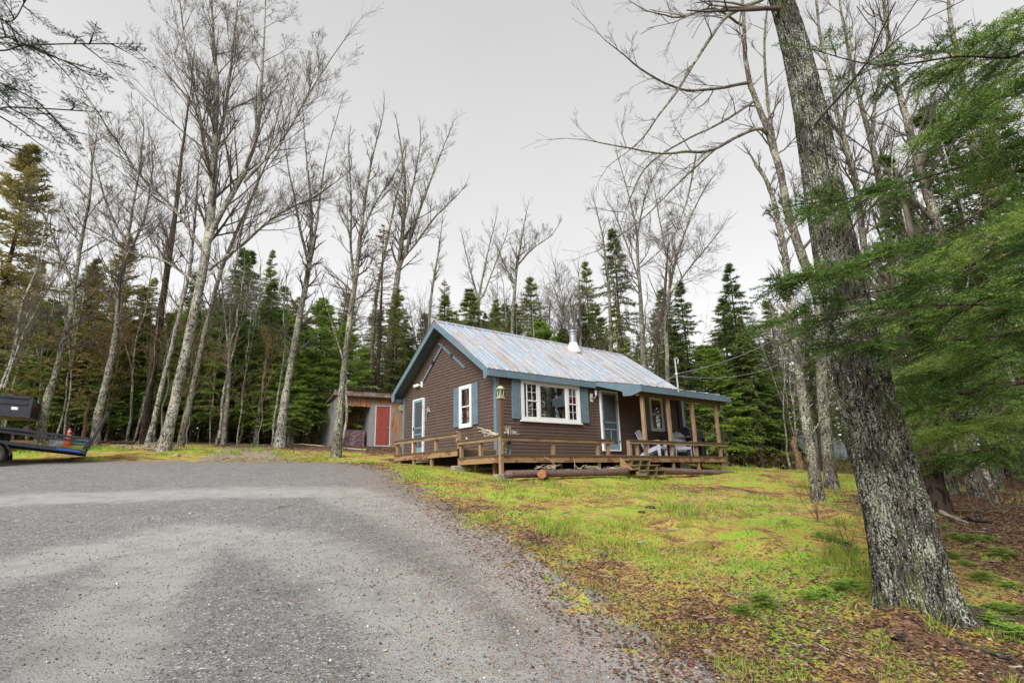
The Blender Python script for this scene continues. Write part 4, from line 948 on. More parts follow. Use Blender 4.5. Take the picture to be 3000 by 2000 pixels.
def conifer_mesh(H, Rm, g, c0=.12, nb=150, droop=-.12, sag=.25, tw=11, tl=.42, tri=(.11, .035), per=7, shape=.85, gap=.1, dead=0, lvl2=True):
    """returns (trunk_mesh, crown_mesh[, dead twigs])"""
    tr = AC(); z = np.linspace(-.3, H, 14); tp = np.c_[np.cumsum(g.normal(size=14)*.015), np.cumsum(g.normal(size=14)*.015), z]; r = (.012*H+.02)*(1-z/H*.96).clip(.05, 1)
    tr.add(*tubes(tp[None], r[None], 8))
    t = np.sort(g.uniform(0, 1, nb))**.9; t = c0+(1-c0)*t; az = np.arange(nb)*2.4+g.normal(size=nb)*.5
    prof = np.clip((1-t)/(1-c0), 0, 1)**shape*np.minimum(1, .55+(t-c0)*5); L = Rm*prof*g.uniform(.6, 1.15, nb)+.08
    hole = g.random(nb) > gap; t, az, L = t[hole], az[hole], L[hole]; n = len(t)
    P = np.c_[np.interp(t*H, z, tp[:, 0]), np.interp(t*H, z, tp[:, 1]), t*H]; e = droop+(t-.5)*.9
    D = np.c_[np.cos(az)*np.cos(e), np.sin(az)*np.cos(e), np.sin(e)]
    pts, rad = grow(P, D, L, .006+.012*L, 5, .05, -sag*.12, g, .8); pts[:, -2:, 2] += (L*.03)[:, None]
    wd = AC(); wd.add(*tubes(pts, rad, 3)); cr = AC()
    # flat lateral twigs
    m = tw; f = (np.arange(m)[None]+g.uniform(0, 1, (n, m)))/m*.9+.1; s = f*5; i = np.minimum(s.astype(int), 4); q = (s-i)[..., None]; a = np.arange(n)[:, None]
    TP = pts[a, i]*(1-q)+pts[a, i+1]*q; TD = nrm(pts[a, i+1]-pts[a, i]); sd = nrm(np.cross(TD, np.array([0, 0, 1.])))*np.where((np.arange(m) % 2)[None, :, None], 1, -1)
    TD2 = nrm(TD*.75+sd*.8+g.normal(size=TD.shape)*.14); TL = tl*np.minimum(L[:, None]/Rm*.75+.3, L[:, None]*1.1)*(1.15-.75*f)*g.uniform(.7, 1.2, (n, m))
    tip = (pts[:, -1][:, None], TD[:, -1:], (tl*np.minimum(.4, L*.5))[:, None])
    TP = np.concatenate([TP, tip[0]], 1).reshape(-1, 3); TD2 = np.concatenate([TD2, tip[1]], 1).reshape(-1, 3); TL = np.concatenate([TL, tip[2]], 1).ravel()
    k = per; u = np.tile((np.arange(k)+.3)/k, len(TP)); P2 = np.repeat(TP, k, 0)+np.repeat(TD2*TL[:, None], k, 0)*u[:, None]; P2[:, 2] -= (u**2)*np.repeat(TL, k)*.18
    D2 = nrm(np.repeat(TD2, k, 0)+g.normal(size=P2.shape)*np.array([.55, .55, .3])); cr.add(*tris(P2, D2, tri[0]*g.uniform(.7, 1.4, len(P2)), tri[1]*g.uniform(.7, 1.3, len(P2)), g, .35))
    # top leader tuft
    nt_ = 26; zz = g.uniform(.95, 1.01, nt_)*H; aa = g.uniform(0, 6.28, nt_); cr.add(*tris(np.c_[zz*0, zz*0, zz]+np.array([tp[-1, 0], tp[-1, 1], 0]), np.c_[np.cos(aa), np.sin(aa), np.ones(nt_)*1.2], .11, .03, g, .3))
    if dead:
        td = g.uniform(.03, c0+.15, dead); az = g.uniform(0, 6.28, dead); P = np.c_[np.interp(td*H, z, tp[:, 0]), np.interp(td*H, z, tp[:, 1]), td*H]
        branch_out(wd, P, np.c_[np.cos(az), np.sin(az), g.normal(size=dead)*.15], Rm*.75*g.uniform(.3, 1, dead), np.full(dead, .012), g, 1, .8, .1, -.03, None, .005)
    tr2 = AC(); tr2.V = tr.V+wd.V; tr2.F4 = tr.F4+[f+tr.n for f in wd.F4]; tr2.n = tr.n+wd.n
    return tr2.mesh('trunk', True), cr.mesh('crown')
def bare_proto(H, g, f0=.3, nb=24, blen=1.9, lv=2, dens=1., r0=None, fork=1, trop=.07):
    r0 = r0 or .011*H+.03; K = 14; paths = []
    base = np.c_[np.cumsum(g.normal(size=K)*.06), np.cumsum(g.normal(size=K)*.06), np.linspace(-.3, H*.9, K), r0*(1-.8*np.linspace(0, 1, K))]; paths.append(base)
    for q in range(fork):
        i = g.integers(5, 9); a = g.uniform(0, 6.28); n = 8; hh = H*.9-base[i, 2]
        s = np.linspace(0, 1, n); paths.append(np.c_[base[i, 0]+np.cos(a)*s*hh*.3, base[i, 1]+np.sin(a)*s*hh*.3, base[i, 2]+s*hh*.95, base[i, 3]*.75*(1-.75*s)])
    tm = trunk_mesh(paths, g, 8, .05, .2); acc = AC()
    for A in paths:
        p, d, l, r = kids(A[None, :, :3], A[None, :, 3], np.array([1.]), nb, f0, .99, .75, 1., .4, g, .6, True); l = blen*(1.1-.6*np.linspace(0, 1, nb))*g.uniform(.5, 1.2, nb)
        branch_out(acc, p, d, l, np.clip(r, .01, .05), g, lv, dens, .11, trop, None, .0045)
        branch_out(acc, A[-1:, :3], A[-1:, :3]-A[-2:-1, :3], np.array([blen]), A[-1:, 3], g, lv-1, dens, .11, trop, None, .0045)
    return tm, acc.mesh('crown')
PROTO = {}
def mkproto(key, name, fn, tmat, cmat, n, seed):
    out = []
    for i in range(n):
        g = np.random.default_rng(seed+i); tm, cm = fn(g); tm.materials.append(MT[tmat]); cm.materials.append(MT[cmat]); out.append((tm, cm))
    PROTO[key] = (name, out)
mkproto('spruce', 'spruce_tree', lambda g: conifer_mesh(10, g.uniform(1.7, 2.7), g, g.uniform(.15, .35), int(g.uniform(150, 230)), g.uniform(-.25, .05), g.uniform(.15, .4), 10, .44, (.18, .045), 6, g.uniform(.8, 1.15), g.uniform(.12, .34), 30), 'barkdark', 'spruce', 6, 100)
mkproto('fir', 'fir_tree', lambda g: conifer_mesh(6, 1.8, g, .16, 170, .02, .15, 14, .46, (.14, .042), 7, .75, .1, 8), 'barkgrey', 'fir', 4, 200)
mkproto('olive', 'cedar_tree', lambda g: conifer_mesh(11, 2.3, g, .15, 230, .1, .1, 12, .5, (.17, .05), 6, .75, .2, 20), 'barkdark', 'olive', 2, 300)
mkproto('stem', 'spruce_tree', lambda g: conifer_mesh(11, 1.25, g, .5, 120, -.15, .3, 10, .38, (.18, .045), 6, .8, .2, 46), 'barkgrey', 'spruce', 4, 400)
mkproto('dead', 'dead_spruce_tree', lambda g: conifer_mesh(11, 1.7, g, .45, 110, .0, .2, 8, .35, (.12, .03), 4, .8, .3, 60), 'barkdark', 'brownish', 1, 500)
mkproto('bare', 'birch_tree', lambda g: bare_proto(13, g, .35, 18, 2.0, 2, 1.1), 'barkbirch', 'twiggrey', 3, 600)
mkproto('maple', 'maple_tree', lambda g: bare_proto(14, g, .28, 20, 2.6, 2, 1.2, fork=2), 'barkgrey', 'twig', 3, 700)
mkproto('sapling', 'sapling', lambda g: bare_proto(5, g, .15, 12, 1.3, 2, 1., r0=.03, fork=1, trop=.03), 'twiggrey', 'twiggrey', 3, 800)
def plant(key, x, y, s, rz, label, group, var=None, sxy=1., lean=(0, 0), z=None, cat='tree', mat=None, nm=None):
    nm0, pr = PROTO[key]; tm, cm = pr[(random.randrange(len(pr)) if var is None else var) % len(pr)]
    r = empty(nm or nm0, (x, y, (gz(x, y) if z is None else z)), 0, label, cat, group); r.rotation_euler = (lean[0], lean[1], rz); r.scale = (s*sxy, s*sxy, s)
    a = link(bpy.data.objects.new('trunk', tm), r); b = link(bpy.data.objects.new('crown', cm), r)
    if mat: b.material_slots[0].link = 'OBJECT'; b.material_slots[0].material = MT[mat]
    return r
def by_top(key, vx, vy, Y, label, H0, group=None, bx=None, **kw):
    """place a prototype so that its top shows at photo px (2352-wide) vx,vy"""
    p = vn(vx, vy, Y); b = gz(p[0], p[1]); s = (p[2]-b)/H0
    return plant(key, p[0], p[1], s, random.uniform(0, 6), label, group, **kw)
# ---- traced bare trees ------------------------------------------------
bare_tree('maple_tree', 'tallest bare tree left of the track, its pale trunk splitting high into many upswept limbs',
    [[(372, 1036, 40), (392, 960, 30), (420, 830, 27), (452, 680, 27), (474, 560, 26), (492, 430, 22), (496, 320, 19), (500, 200, 14), (492, 90, 9), (486, -30, 5)],
     [(474, 560, 22), (510, 480, 18), (556, 400, 16), (590, 300, 13), (600, 180, 9), (606, 60, 5), (606, 0, 4)],
     [(490, 430, 14), (468, 330, 12), (452, 220, 9), (425, 100, 6), (412, 0, 4)],
     [(500, 330, 12), (520, 240, 10), (535, 120, 7), (545, 0, 4)],
     [(470, 580, 12), (400, 480, 9), (320, 400, 7), (265, 320, 5)],
     [(560, 420, 10), (640, 330, 8), (700, 230, 6), (745, 160, 4)],
     [(480, 620, 11), (560, 560, 9), (640, 490, 7), (720, 450, 5)],
     [(462, 660, 10), (380, 600, 8), (300, 580, 6), (230, 540, 4)]], 21, 'barkbirch', nb=27, blen=3.4, f0=.45, lv=3, dens=.95, seed=11, dYs=[0, .5, -1, 1.5, -1.5, -1, 1.5, 1], trop=.07, ang=.6, buds='budleaf')
bare_tree('birch_tree', 'slim mottled trunk leaning against the left side of the tallest bare tree', [[(340, 1010, 15), (360, 930, 14), (395, 790, 12), (430, 640, 10), (445, 500, 8), (455, 380, 5)]], 21.6, 'barkbirch', nb=16, blen=1.5, f0=.5, lv=2, seed=12)
bare_tree('maple_tree', 'slender grey trunk rising just right of the tallest bare tree and leaning right', [[(418, 1000, 18), (440, 900, 17), (465, 780, 15), (500, 640, 12), (545, 520, 9), (590, 410, 6), (625, 330, 4)]], 23, 'barkgrey', nb=20, blen=1.8, f0=.4, lv=2, seed=13)
bare_tree('birch_tree', 'mottled birch behind the raised end of the trailer ramp', [[(222, 985, 24), (240, 905, 20), (262, 800, 18), (272, 690, 15), (286, 600, 12), (300, 500, 9), (318, 400, 6), (330, 310, 4)], [(286, 600, 9), (330, 500, 7), (350, 380, 4)], [(290, 560, 8), (245, 470, 6), (215, 370, 4)]], 23, 'barkbirch', nb=22, blen=2.3, f0=.35, lv=3, dens=.9, seed=14)
bare_tree('maple_tree', 'crooked lichened trunk standing beside the orange cone', [[(100, 975, 26), (112, 915, 22), (130, 850, 18), (150, 760, 17), (168, 660, 13), (182, 560, 11), (205, 460, 8), (212, 360, 5)], [(168, 660, 8), (130, 560, 6), (95, 480, 4)]], 20, 'barkgrey', nb=22, blen=2.2, f0=.35, lv=3, dens=.9, seed=15)
bare_tree('sapling', 'thin pale twin-stemmed birch at the far left above the dump trailer', [[(-2, 900, 9), (30, 800, 9), (50, 700, 8), (80, 620, 6), (105, 520, 4)], [(10, 890, 7), (45, 790, 6), (80, 720, 4)]], 19, 'barkbirch', nb=20, blen=1.8, f0=.25, lv=2, seed=16)
bare_tree('cedar_tree', 'dark reddish trunk standing behind the left side of the tallest bare tree', [[(330, 1000, 24), (345, 900, 22), (370, 740, 20), (390, 600, 18), (405, 480, 14), (420, 350, 9), (440, 230, 5)]], 26, 'barkdark', nb=20, blen=2., f0=.45, lv=2, seed=17)
bare_tree('birch_tree', 'pale birch forking into three limbs against the sky midway between track and cabin',
    [[(645, 1000, 30), (652, 930, 23), (664, 850, 20), (682, 740, 18), (700, 650, 17), (708, 600, 16)],
     [(708, 600, 10), (690, 530, 9), (675, 450, 7), (662, 390, 5), (655, 330, 3)], [(708, 600, 12), (716, 520, 10), (712, 440, 8), (706, 370, 5), (700, 290, 3)], [(712, 590, 9), (726, 520, 8), (738, 430, 6), (752, 350, 4), (775, 270, 3)]], 25, 'barkbirch', nb=16, blen=1.7, f0=.45, lv=3, dens=.75, seed=18, flare=.2)
bare_tree('maple_tree', 'lichened trunk growing in front of the grey end of the shed', [[(772, 1046, 30), (778, 985, 25), (785, 900, 20), (795, 800, 18), (808, 700, 16), (822, 600, 14), (834, 500, 11), (850, 400, 8), (872, 310, 4)], [(815, 650, 9), (805, 560, 8), (806, 460, 6), (800, 350, 4)], [(830, 540, 8), (860, 470, 6), (900, 410, 4)]], 21.5, 'barkgrey', nb=24, blen=1.9, f0=.45, lv=3, dens=.85, seed=19, flare=.2)
bare_tree('maple_tree', 'slim trunk rising directly behind the shed roof', [[(852, 905, 12), (855, 800, 12), (862, 700, 11), (880, 600, 9), (905, 480, 7), (930, 370, 5)]], 35, 'barkgrey', nb=16, blen=1.7, f0=.35, lv=2, seed=20)
bare_tree('maple_tree', 'stout lichened trunk behind the shed, branching wide above the gable peak',
    [[(888, 905, 24), (892, 830, 22), (902, 720, 20), (915, 620, 17), (925, 520, 13), (930, 420, 8), (918, 320, 5)], [(915, 620, 12), (945, 540, 10), (975, 450, 8), (1010, 360, 5), (1030, 310, 3)], [(920, 600, 9), (955, 560, 7), (1000, 500, 5), (1045, 455, 3)], [(925, 520, 8), (950, 420, 6), (965, 330, 4)]], 36, 'barkgrey', nb=26, blen=2.4, f0=.5, lv=3, dens=.9, seed=21)
bare_tree('maple_tree', 'thin bare tree rising behind the gable peak of the cabin', [[(985, 760, 9), (990, 690, 8), (1000, 620, 7), (1008, 570, 5), (1015, 520, 3)]], 33, 'twiggrey', nb=12, blen=1.3, f0=.3, lv=2, seed=22)
bare_tree('maple_tree', 'spreading bare tree directly above the middle of the cabin ridge', [[(1175, 790, 12), (1180, 700, 11), (1186, 620, 9), (1196, 560, 6), (1205, 510, 3)], [(1188, 610, 6), (1225, 570, 4), (1262, 545, 3)], [(1180, 650, 5), (1155, 600, 4)]], 34, 'barkgrey', nb=16, blen=1.9, f0=.35, lv=3, dens=.8, seed=23)
bare_tree('maple_tree', 'many-stemmed bare tree over the left half of the cabin ridge', [[(1100, 780, 9), (1100, 690, 8), (1112, 620, 6), (1125, 560, 4), (1135, 520, 3)], [(1102, 700, 6), (1080, 620, 5), (1065, 560, 3)], [(1110, 680, 5), (1140, 600, 4), (1160, 550, 3)]], 36, 'twiggrey', nb=16, blen=1.8, f0=.2, lv=2, seed=24)
bare_tree('maple_tree', 'upright bare tree with a fan of limbs behind the right half of the cabin roof',
    [[(1478, 880, 17), (1476, 790, 16), (1472, 690, 13), (1466, 600, 10), (1463, 530, 7), (1445, 450, 5), (1425, 380, 3)], [(1464, 540, 6), (1480, 460, 5), (1500, 410, 3)], [(1470, 650, 6), (1440, 560, 5), (1410, 480, 3)]], 30, 'barkgrey', nb=18, blen=2.2, f0=.35, lv=3, dens=.8, seed=25)
bare_tree('maple_tree', 'pale bare tree leaning right beside the service mast', [[(1533, 900, 14), (1532, 820, 13), (1530, 740, 12), (1540, 650, 10), (1560, 570, 7), (1590, 490, 5), (1620, 430, 3)], [(1536, 680, 7), (1580, 620, 5), (1630, 560, 3)], [(1540, 650, 6), (1525, 560, 5), (1510, 480, 3)]], 27, 'barkgrey', nb=24, blen=2.5, f0=.2, lv=3, dens=.8, seed=26, ang=.95, trop=.02)
bare_tree('birch_tree', 'orange-brown twisted trunk between two pale trunks behind the roof edge', [[(1512, 870, 13), (1508, 780, 12), (1524, 700, 11), (1530, 620, 7), (1535, 560, 4)]], 30, 'orangebark' if 'orangebark' in MT else 'barkdark', nb=10, blen=1.2, f0=.4, lv=2, seed=27)
bare_tree('maple_tree', 'pale trunk with one thin twin standing just behind the roof ridge right of the chimney', [[(1405, 830, 12), (1402, 740, 11), (1396, 640, 9), (1385, 550, 6), (1370, 480, 3)], [(1424, 830, 7), (1420, 740, 6), (1412, 660, 4)]], 33, 'barkgrey', nb=16, blen=1.8, f0=.3, lv=2, seed=28)
# nearer right-hand trees
bare_tree('maple_tree', 'lichened lawn tree with a broken top standing between the porch and the largest trunk',
    [[(1880, 1152, 37), (1872, 1080, 34), (1862, 1000, 32), (1850, 900, 29), (1838, 800, 27), (1822, 700, 25), (1810, 620, 22), (1796, 540, 19), (1782, 470, 16), (1762, 410, 13), (1738, 372, 10)], [(1862, 1000, 6), (1905, 930, 5), (1915, 840, 4), (1950, 800, 3)], [(1800, 570, 8), (1830, 500, 6), (1825, 430, 4)]], 14.5, 'barkgrey', nb=14, blen=1., f0=.35, lv=2, seed=30, flare=.15, sides=14)
bare_tree('maple_tree', 'tall crooked maple behind the broken lawn tree, sending long drooping limbs left across the sky',
    [[(1905, 1080, 34), (1890, 900, 32), (1885, 700, 30), (1850, 600, 28), (1815, 500, 26), (1792, 400, 23), (1765, 310, 21), (1735, 230, 18), (1712, 150, 15), (1706, 60, 12), (1700, -40, 9)],
     [(1765, 310, 13), (1740, 298, 12), (1690, 318, 11), (1640, 345, 10), (1590, 349, 9), (1520, 352, 7), (1440, 340, 5), (1340, 320, 3)],
     [(1720, 190, 11), (1650, 205, 10), (1560, 205, 8), (1470, 160, 6), (1390, 95, 3)],
     [(1735, 230, 9), (1660, 280, 8), (1560, 330, 6), (1480, 390, 5), (1430, 500, 3)],
     [(1800, -40, 16), (1749, 0, 15), (1671, 39, 14), (1636, 82, 12), (1593, 147, 10), (1558, 204, 8), (1515, 260, 7), (1476, 312, 5), (1411, 365, 3)],
     [(1640, 345, 7), (1560, 420, 6), (1480, 500, 4), (1400, 560, 3)],
     [(1600, 349, 6), (1580, 450, 5), (1550, 540, 3)],
     [(1706, 60, 9), (1640, 20, 8), (1560, 40, 6), (1480, 20, 4)],
     [(1792, 400, 14), (1780, 330, 12), (1765, 230, 10), (1758, 100, 8), (1770, -30, 5)]], 17, 'barkgrey', nb=12, blen=1.7, f0=.3, lv=2, dens=.85, seed=31, dYs=[0, -3, -3.5, -3, -4, -3, -3, -2, .5], trop=-.02, ang=.8, jit=.12, minr=.004)
for i, (pts_, Y, b_, lab) in enumerate([
    ([(1990, 760, 22), (1985, 640, 21), (1975, 520, 20), (1955, 400, 19), (1925, 290, 16), (1905, 180, 13), (1880, 80, 10), (1865, -30, 7)], 17, 'barkgrey', 'mossy trunk close behind the right side of the largest trunk'),
    ([(2060, 900, 24), (2050, 700, 23), (2040, 560, 22), (2018, 420, 20), (2000, 330, 18), (1975, 230, 14), (1950, 120, 11), (1930, 0, 7)], 18, 'barkgrey', 'forked green-mossed trunk in the upper right beyond the largest trunk'),
    ([(2190, 900, 34), (2175, 700, 32), (2150, 520, 30), (2110, 380, 26), (2080, 270, 22), (2050, 150, 17), (2035, 30, 12), (2025, -40, 8)], 14, 'barkgrey', 'broad grey trunk behind the conifer branches in the upper right'),
    ([(2300, 760, 26), (2285, 600, 24), (2262, 460, 22), (2230, 330, 20), (2210, 200, 17), (2180, 60, 12), (2170, -40, 8)], 15, 'barkgrey', 'grey trunk at the far upper right behind hanging conifer boughs'),
    ([(2170, 1190, 60), (2150, 1090, 52), (2140, 980, 48), (2128, 850, 44), (2115, 700, 38), (2100, 560, 30)], 10.5, 'barkdark', 'dark stout trunk directly right of the largest trunk'),
    ([(2135, 1140, 30), (2120, 1020, 28), (2105, 880, 26), (2090, 700, 22)], 12, 'barkdark', 'slimmer dark trunk squeezed between the largest trunk and its dark neighbour')]):
    bare_tree('maple_tree', lab, [pts_]+([[(2000, 330, 12), (2010, 230, 10), (2035, 130, 7), (2040, 30, 4)], [(2030, 460, 9), (2075, 400, 8), (2120, 330, 6), (2140, 260, 4)]] if i == 1 else [])+([[(1955, 400, 12), (1940, 300, 10), (1950, 200, 7), (1960, 60, 5)]] if i == 0 else []), Y, b_, nb=22, blen=2., f0=.25, lv=2, dens=1.0, seed=40+i, minr=.004)
# the big foreground trunk ------------------------------------------------
def big_trunk():
    P = path_smooth(v2([(2140, 1455, 176), (2118, 1400, 163), (2092, 1300, 150), (2068, 1200, 141), (2040, 1100, 136), (2012, 1000, 131), (1988, 900, 124), (1962, 790, 117), (1940, 690, 113), (1922, 590, 108), (1902, 490, 100), (1884, 390, 94), (1866, 290, 88), (1846, 190, 81), (1822, 90, 72), (1795, 0, 64), (1770, -90, 56), (1745, -190, 50)], 5.0, 0., .92), 16)
    org = np.array([P[0, 0], P[0, 1], gz(P[0, 0], P[0, 1])]); P = P[::-1][::-1]; P[:, :3] -= org
    g = np.random.default_rng(5); n = 220; K = len(P); th = np.arange(n)/n*2*math.pi
    T = nrm(np.gradient(P[:, :3], axis=0)); A = nrm(np.cross(T, [0, 1, 0.])); B = np.cross(T, A)
    s = np.concatenate([[0], np.cumsum(np.linalg.norm(np.diff(P[:, :3], axis=0), axis=1))])
    # refine along the length
    m = 700; si = np.linspace(0, s[-1], m); Q = np.stack([np.interp(si, s, P[:, k]) for k in range(4)], 1); A = nrm(np.stack([np.interp(si, s, A[:, k]) for k in range(3)], 1)); B = nrm(np.stack([np.interp(si, s, B[:, k]) for k in range(3)], 1))
    S_, Th = np.meshgrid(si, th, indexing='ij'); X = np.cos(Th)*3; Yy = np.sin(Th)*3
    def cyl(sc, sz, seed, o=3): # seamless around
        return vnoise(X*sc+S_*sz*.37+50, Yy*sc+S_*sz+50, 1., seed, o)
    fur = 1-np.abs(cyl(6.0, 2.2, 2, 3))*2.4; fine = cyl(7., 7., 8, 2); big = cyl(.5, .8, 4, 2)
    fur = np.clip(fur, -1, 1); r = Q[:, 3][:, None]*(1+.05*big)-np.clip(fur, 0, 1)**1.6*.028+fine*.007
    lob = .5+.5*np.cos(Th*5+1.3); hgt = np.exp(-S_/.22); r = r*(1+hgt*(.03+.24*lob**2))
    r = r*(1+.2*np.exp(-S_/.5)*np.clip(np.cos(Th-0.2), 0, 1))
    V = Q[:, None, :3]+r[..., None]*(A[:, None]*np.cos(Th)[..., None]+B[:, None]*np.sin(Th)[..., None])
    V = V.reshape(-1, 3); V = np.vstack([V]); i, j = np.meshgrid(np.arange(m-1), np.arange(n), indexing='ij'); j2 = (j+1) % n
    F = np.stack([i*n+j, i*n+j2, (i+1)*n+j2, (i+1)*n+j], -1).reshape(-1, 4)
    root = empty('maple_tree', org, 0, 'largest trunk in the right foreground, furrowed bark crusted with pale lichen', 'tree')
    me = npmesh('trunk', V, [F], True); at = me.attributes.new('furrow', 'FLOAT', 'POINT'); at.data.foreach_set('value', np.clip(fur, 0, 1).astype(np.float32).ravel())
    ob('trunk', me, 'barkbig', root)
    rt = AC(); g2 = np.random.default_rng(3)
    for (dx, dy, L) in ((1.0, -.05, 2.2), (.5, -.5, 1.2), (1.3, .4, 1.5), (-.6, -.5, .5), (.9, -.7, 1.0)):
        k = 14; t = np.linspace(0, 1, k); d = np.array([dx, dy])/math.hypot(dx, dy); xy = d[None]*(t*L+.2)[:, None]+np.cumsum(g2.normal(size=(k, 2))*.025, 0); zz = hbase(xy[:, 0]+org[0], xy[:, 1]+org[1])-org[2]-.005-.02*t+.06*np.exp(-t*9)
        rt.add(*tubes(np.c_[xy, zz][None], (.045*np.exp(-t*2.4)+.012)[None], 8))
    ob('roots', rt.mesh('roots', True), 'barkdark', root)
    acc = AC()
    for (vx, vy, rr, vx2, vy2) in ((1796, 20, .035, 1700, 60), (1930, 560, .012, 1990, 500), (1860, 300, .02, 1910, 230)): 
        a = vn(vx, vy, 4.95)-org; b = vn(vx2, vy2, 4.6)-org; branch_out(acc, a[None], (b-a)[None], np.array([1.4]), np.array([rr]), g2, 2, .8, .12, 0)
    ob('crown', acc.mesh('crown'), 'twig', root)
big_trunk()
# ---- individually placed conifers ---------------------------------------
by_top('olive', 78, 345, 21, 'tall yellow-green conifer at the far left edge of the clearing', 11, var=0, sxy=1.1)
by_top('spruce', 560, 572, 33, 'dark pointed spruce to the right of the tallest bare tree', 10, var=0)
by_top('spruce', 577, 580, 34, 'second spire growing tight against the right of the dark pointed spruce', 10, var=1)
by_top('spruce', 626, 578, 34, 'narrow knobbly-topped spruce between the pointed spruces and the forked birch', 10, var=2, sxy=.7)
by_top('olive', 290, 545, 27, 'olive-tinged conifer behind the birch at the trailer ramp', 11, var=1)
by_top('olive', 225, 600, 27, 'bushy olive conifer left of the birch at the trailer ramp', 11, var=0)
by_top('olive', 340, 660, 29, 'dull olive conifer filling the gap beside the dark reddish trunk', 11, var=1)
by_top('dead', 880, 520, 31, 'brown half-dead spruce tangled behind the trunks over the shed', 11)
by_top('dead', 1022, 645, 36, 'rusty brown conifer just left of the gable peak', 11)
by_top('spruce', 975, 720, 38, 'small dark spruce beside the rusty conifer behind the gable', 10)
by_top('spruce', 1342, 604, 36, 'tall narrow spruce just right of the chimney', 10, var=3, sxy=.75)
by_top('spruce', 1405, 528, 37, 'tallest spruce spire behind the right half of the roof', 10, var=0, sxy=.8)
by_top('spruce', 1560, 650, 35, 'pointed spruce behind the service mast', 10, var=1)
by_top('spruce', 1672, 610, 33, 'dark symmetrical spruce standing apart right of the porch roof', 10, var=2, sxy=1.05)
by_top('spruce', 1520, 665, 40, 'faded spruce between the bare trunks behind the roof end', 10, var=0)
by_top('spruce', 1215, 640, 40, 'blunt dark spruce behind the middle of the cabin ridge', 10, var=3)
by_top('spruce', 1160, 700, 40, 'bushy green spruce left of the cabin ridge centre', 10, var=0, sxy=1.2)
by_top('fir', 740, 690, 30, 'fresh green fir close behind the forked birch', 6, var=0)
by_top('fir', 690, 745, 28, 'bright green young fir at the foot of the forked birch', 6, var=1, sxy=1.2)
by_top('fir', 800, 745, 29, 'green fir behind the trunk at the shed corner', 6, var=2, sxy=1.1)
# ---- woods filled in by kind --------------------------------------------
GR = {'fir': ('bright green young fir among the trees behind the clearing', 'young firs at the forest edge'),
      'spruce': ('dark green spruce among the crowded forest behind the cabin', 'spruces in the forest'),
      'stem': ('straight slender spruce stem with bare lower branches in the woods', 'slender spruce stems in the woods'),
      'olive': ('olive-green conifer in the woods left of the track', 'olive conifers in the left woods'),
      'bare': ('thin pale leafless birch deep in the woods', 'leafless birches in the woods'),
      'maple': ('grey leafless hardwood deep in the woods', 'leafless hardwoods in the woods'),
      'sapling': ('small leafless sapling at the forest edge', 'leafless saplings at the forest edge'),
      'dead': ('brown half-dead spruce deep in the woods', 'half-dead spruces in the woods')}
H0 = {'fir': 6, 'spruce': 10, 'stem': 11, 'olive': 11, 'bare': 13, 'maple': 14, 'sapling': 5, 'dead': 11}
used = []
def fill(n, region, mixp, hr, mind=1.2, tries=60, sxy=1.):
    keys = list(mixp); pr = np.array([mixp[k] for k in keys]); pr = pr/pr.sum(); c = 0
    for _ in range(n*tries):
        if c >= n: break
        x, y = region(rng)
        if x is None: continue
        if any((x-a)**2+(y-b)**2 < mind**2 for a, b in used): continue
        used.append((x, y)); k = keys[rng.choice(len(keys), p=pr)]; h = rng.uniform(*hr[k]); s = h/H0[k]
        plant(k, x, y, s, rng.uniform(0, 6.28), GR[k][0], GR[k][1], lean=(rng.normal()*.025, rng.normal()*.025), sxy=sxy*rng.uniform(.75, 1.3)); c += 1
def edge_y(x): return 27.5 if x < -8 else (31.5 if x < 2 else 31.5-.15*(x-2))
def R_band(x0, x1, d0, d1):
    def f(g):
        t = g.random(); a = x0+(x1-x0)*g.random(); y = edge_y(a)+d0+(d1-d0)*t; x = a*y/28.
        dx, dy = x+8.7, y-27
        if -2 < dx*math.cos(SA)+dy*math.sin(SA) < 6.5 and -1 < -dx*math.sin(SA)+dy*math.cos(SA) < 4.2: return None, None
        return x, y
    return f
hb = {'fir': (4.5, 7.8), 'spruce': (8, 11), 'stem': (8, 11.5), 'olive': (7.5, 10.5), 'bare': (8, 11), 'maple': (8.5, 12), 'sapling': (2.5, 5), 'dead': (7, 9)}
fill(48, R_band(-29, -8, -.5, 3.2), {'fir': .72, 'stem': .12, 'sapling': .16}, hb, 1.1)
fill(52, R_band(-31, -8, 2.5, 13), {'spruce': .22, 'stem': .38, 'olive': .12, 'bare': .12, 'maple': .06, 'fir': .1}, hb, 1.15)
hb2 = dict(hb, spruce=(8, 11), stem=(8, 11.5), maple=(10, 13), bare=(9, 13), fir=(5.5, 9))
fill(30, R_band(-8, 13, 1.5, 5), {'fir': .5, 'spruce': .3, 'sapling': .1, 'maple': .1}, hb2, 1.2)
fill(64, R_band(-8, 14, 5, 16), {'spruce': .42, 'stem': .2, 'fir': .14, 'maple': .12, 'bare': .08, 'dead': .04}, hb2, 1.2)
mkproto('pole', 'birch_tree', lambda g: bare_proto(10, g, .4, 10, 1.3, 1, 1., r0=.055, fork=1), 'barkbirch', 'twiggrey', 4, 650)
GR['pole'] = ('slender bare pole-like trunk at the forest edge', 'slender bare poles at the forest edge'); H0['pole'] = 10; hb['pole'] = (7, 12); hb2['pole'] = (8, 12)
fill(62, R_band(-30, -8, -2.2, 6), {'pole': .8, 'bare': .2}, hb, .7); fill(22, R_band(-8, 14, 1, 8), {'pole': 1.}, hb2, .8)
mkproto('brush', 'hardwood_sapling', lambda g: bare_proto(6.5, g, .2, 11, 2.2, 2, .8, r0=.035, fork=1, trop=.0), 'twiggrey', 'deadneedle', 3, 670)
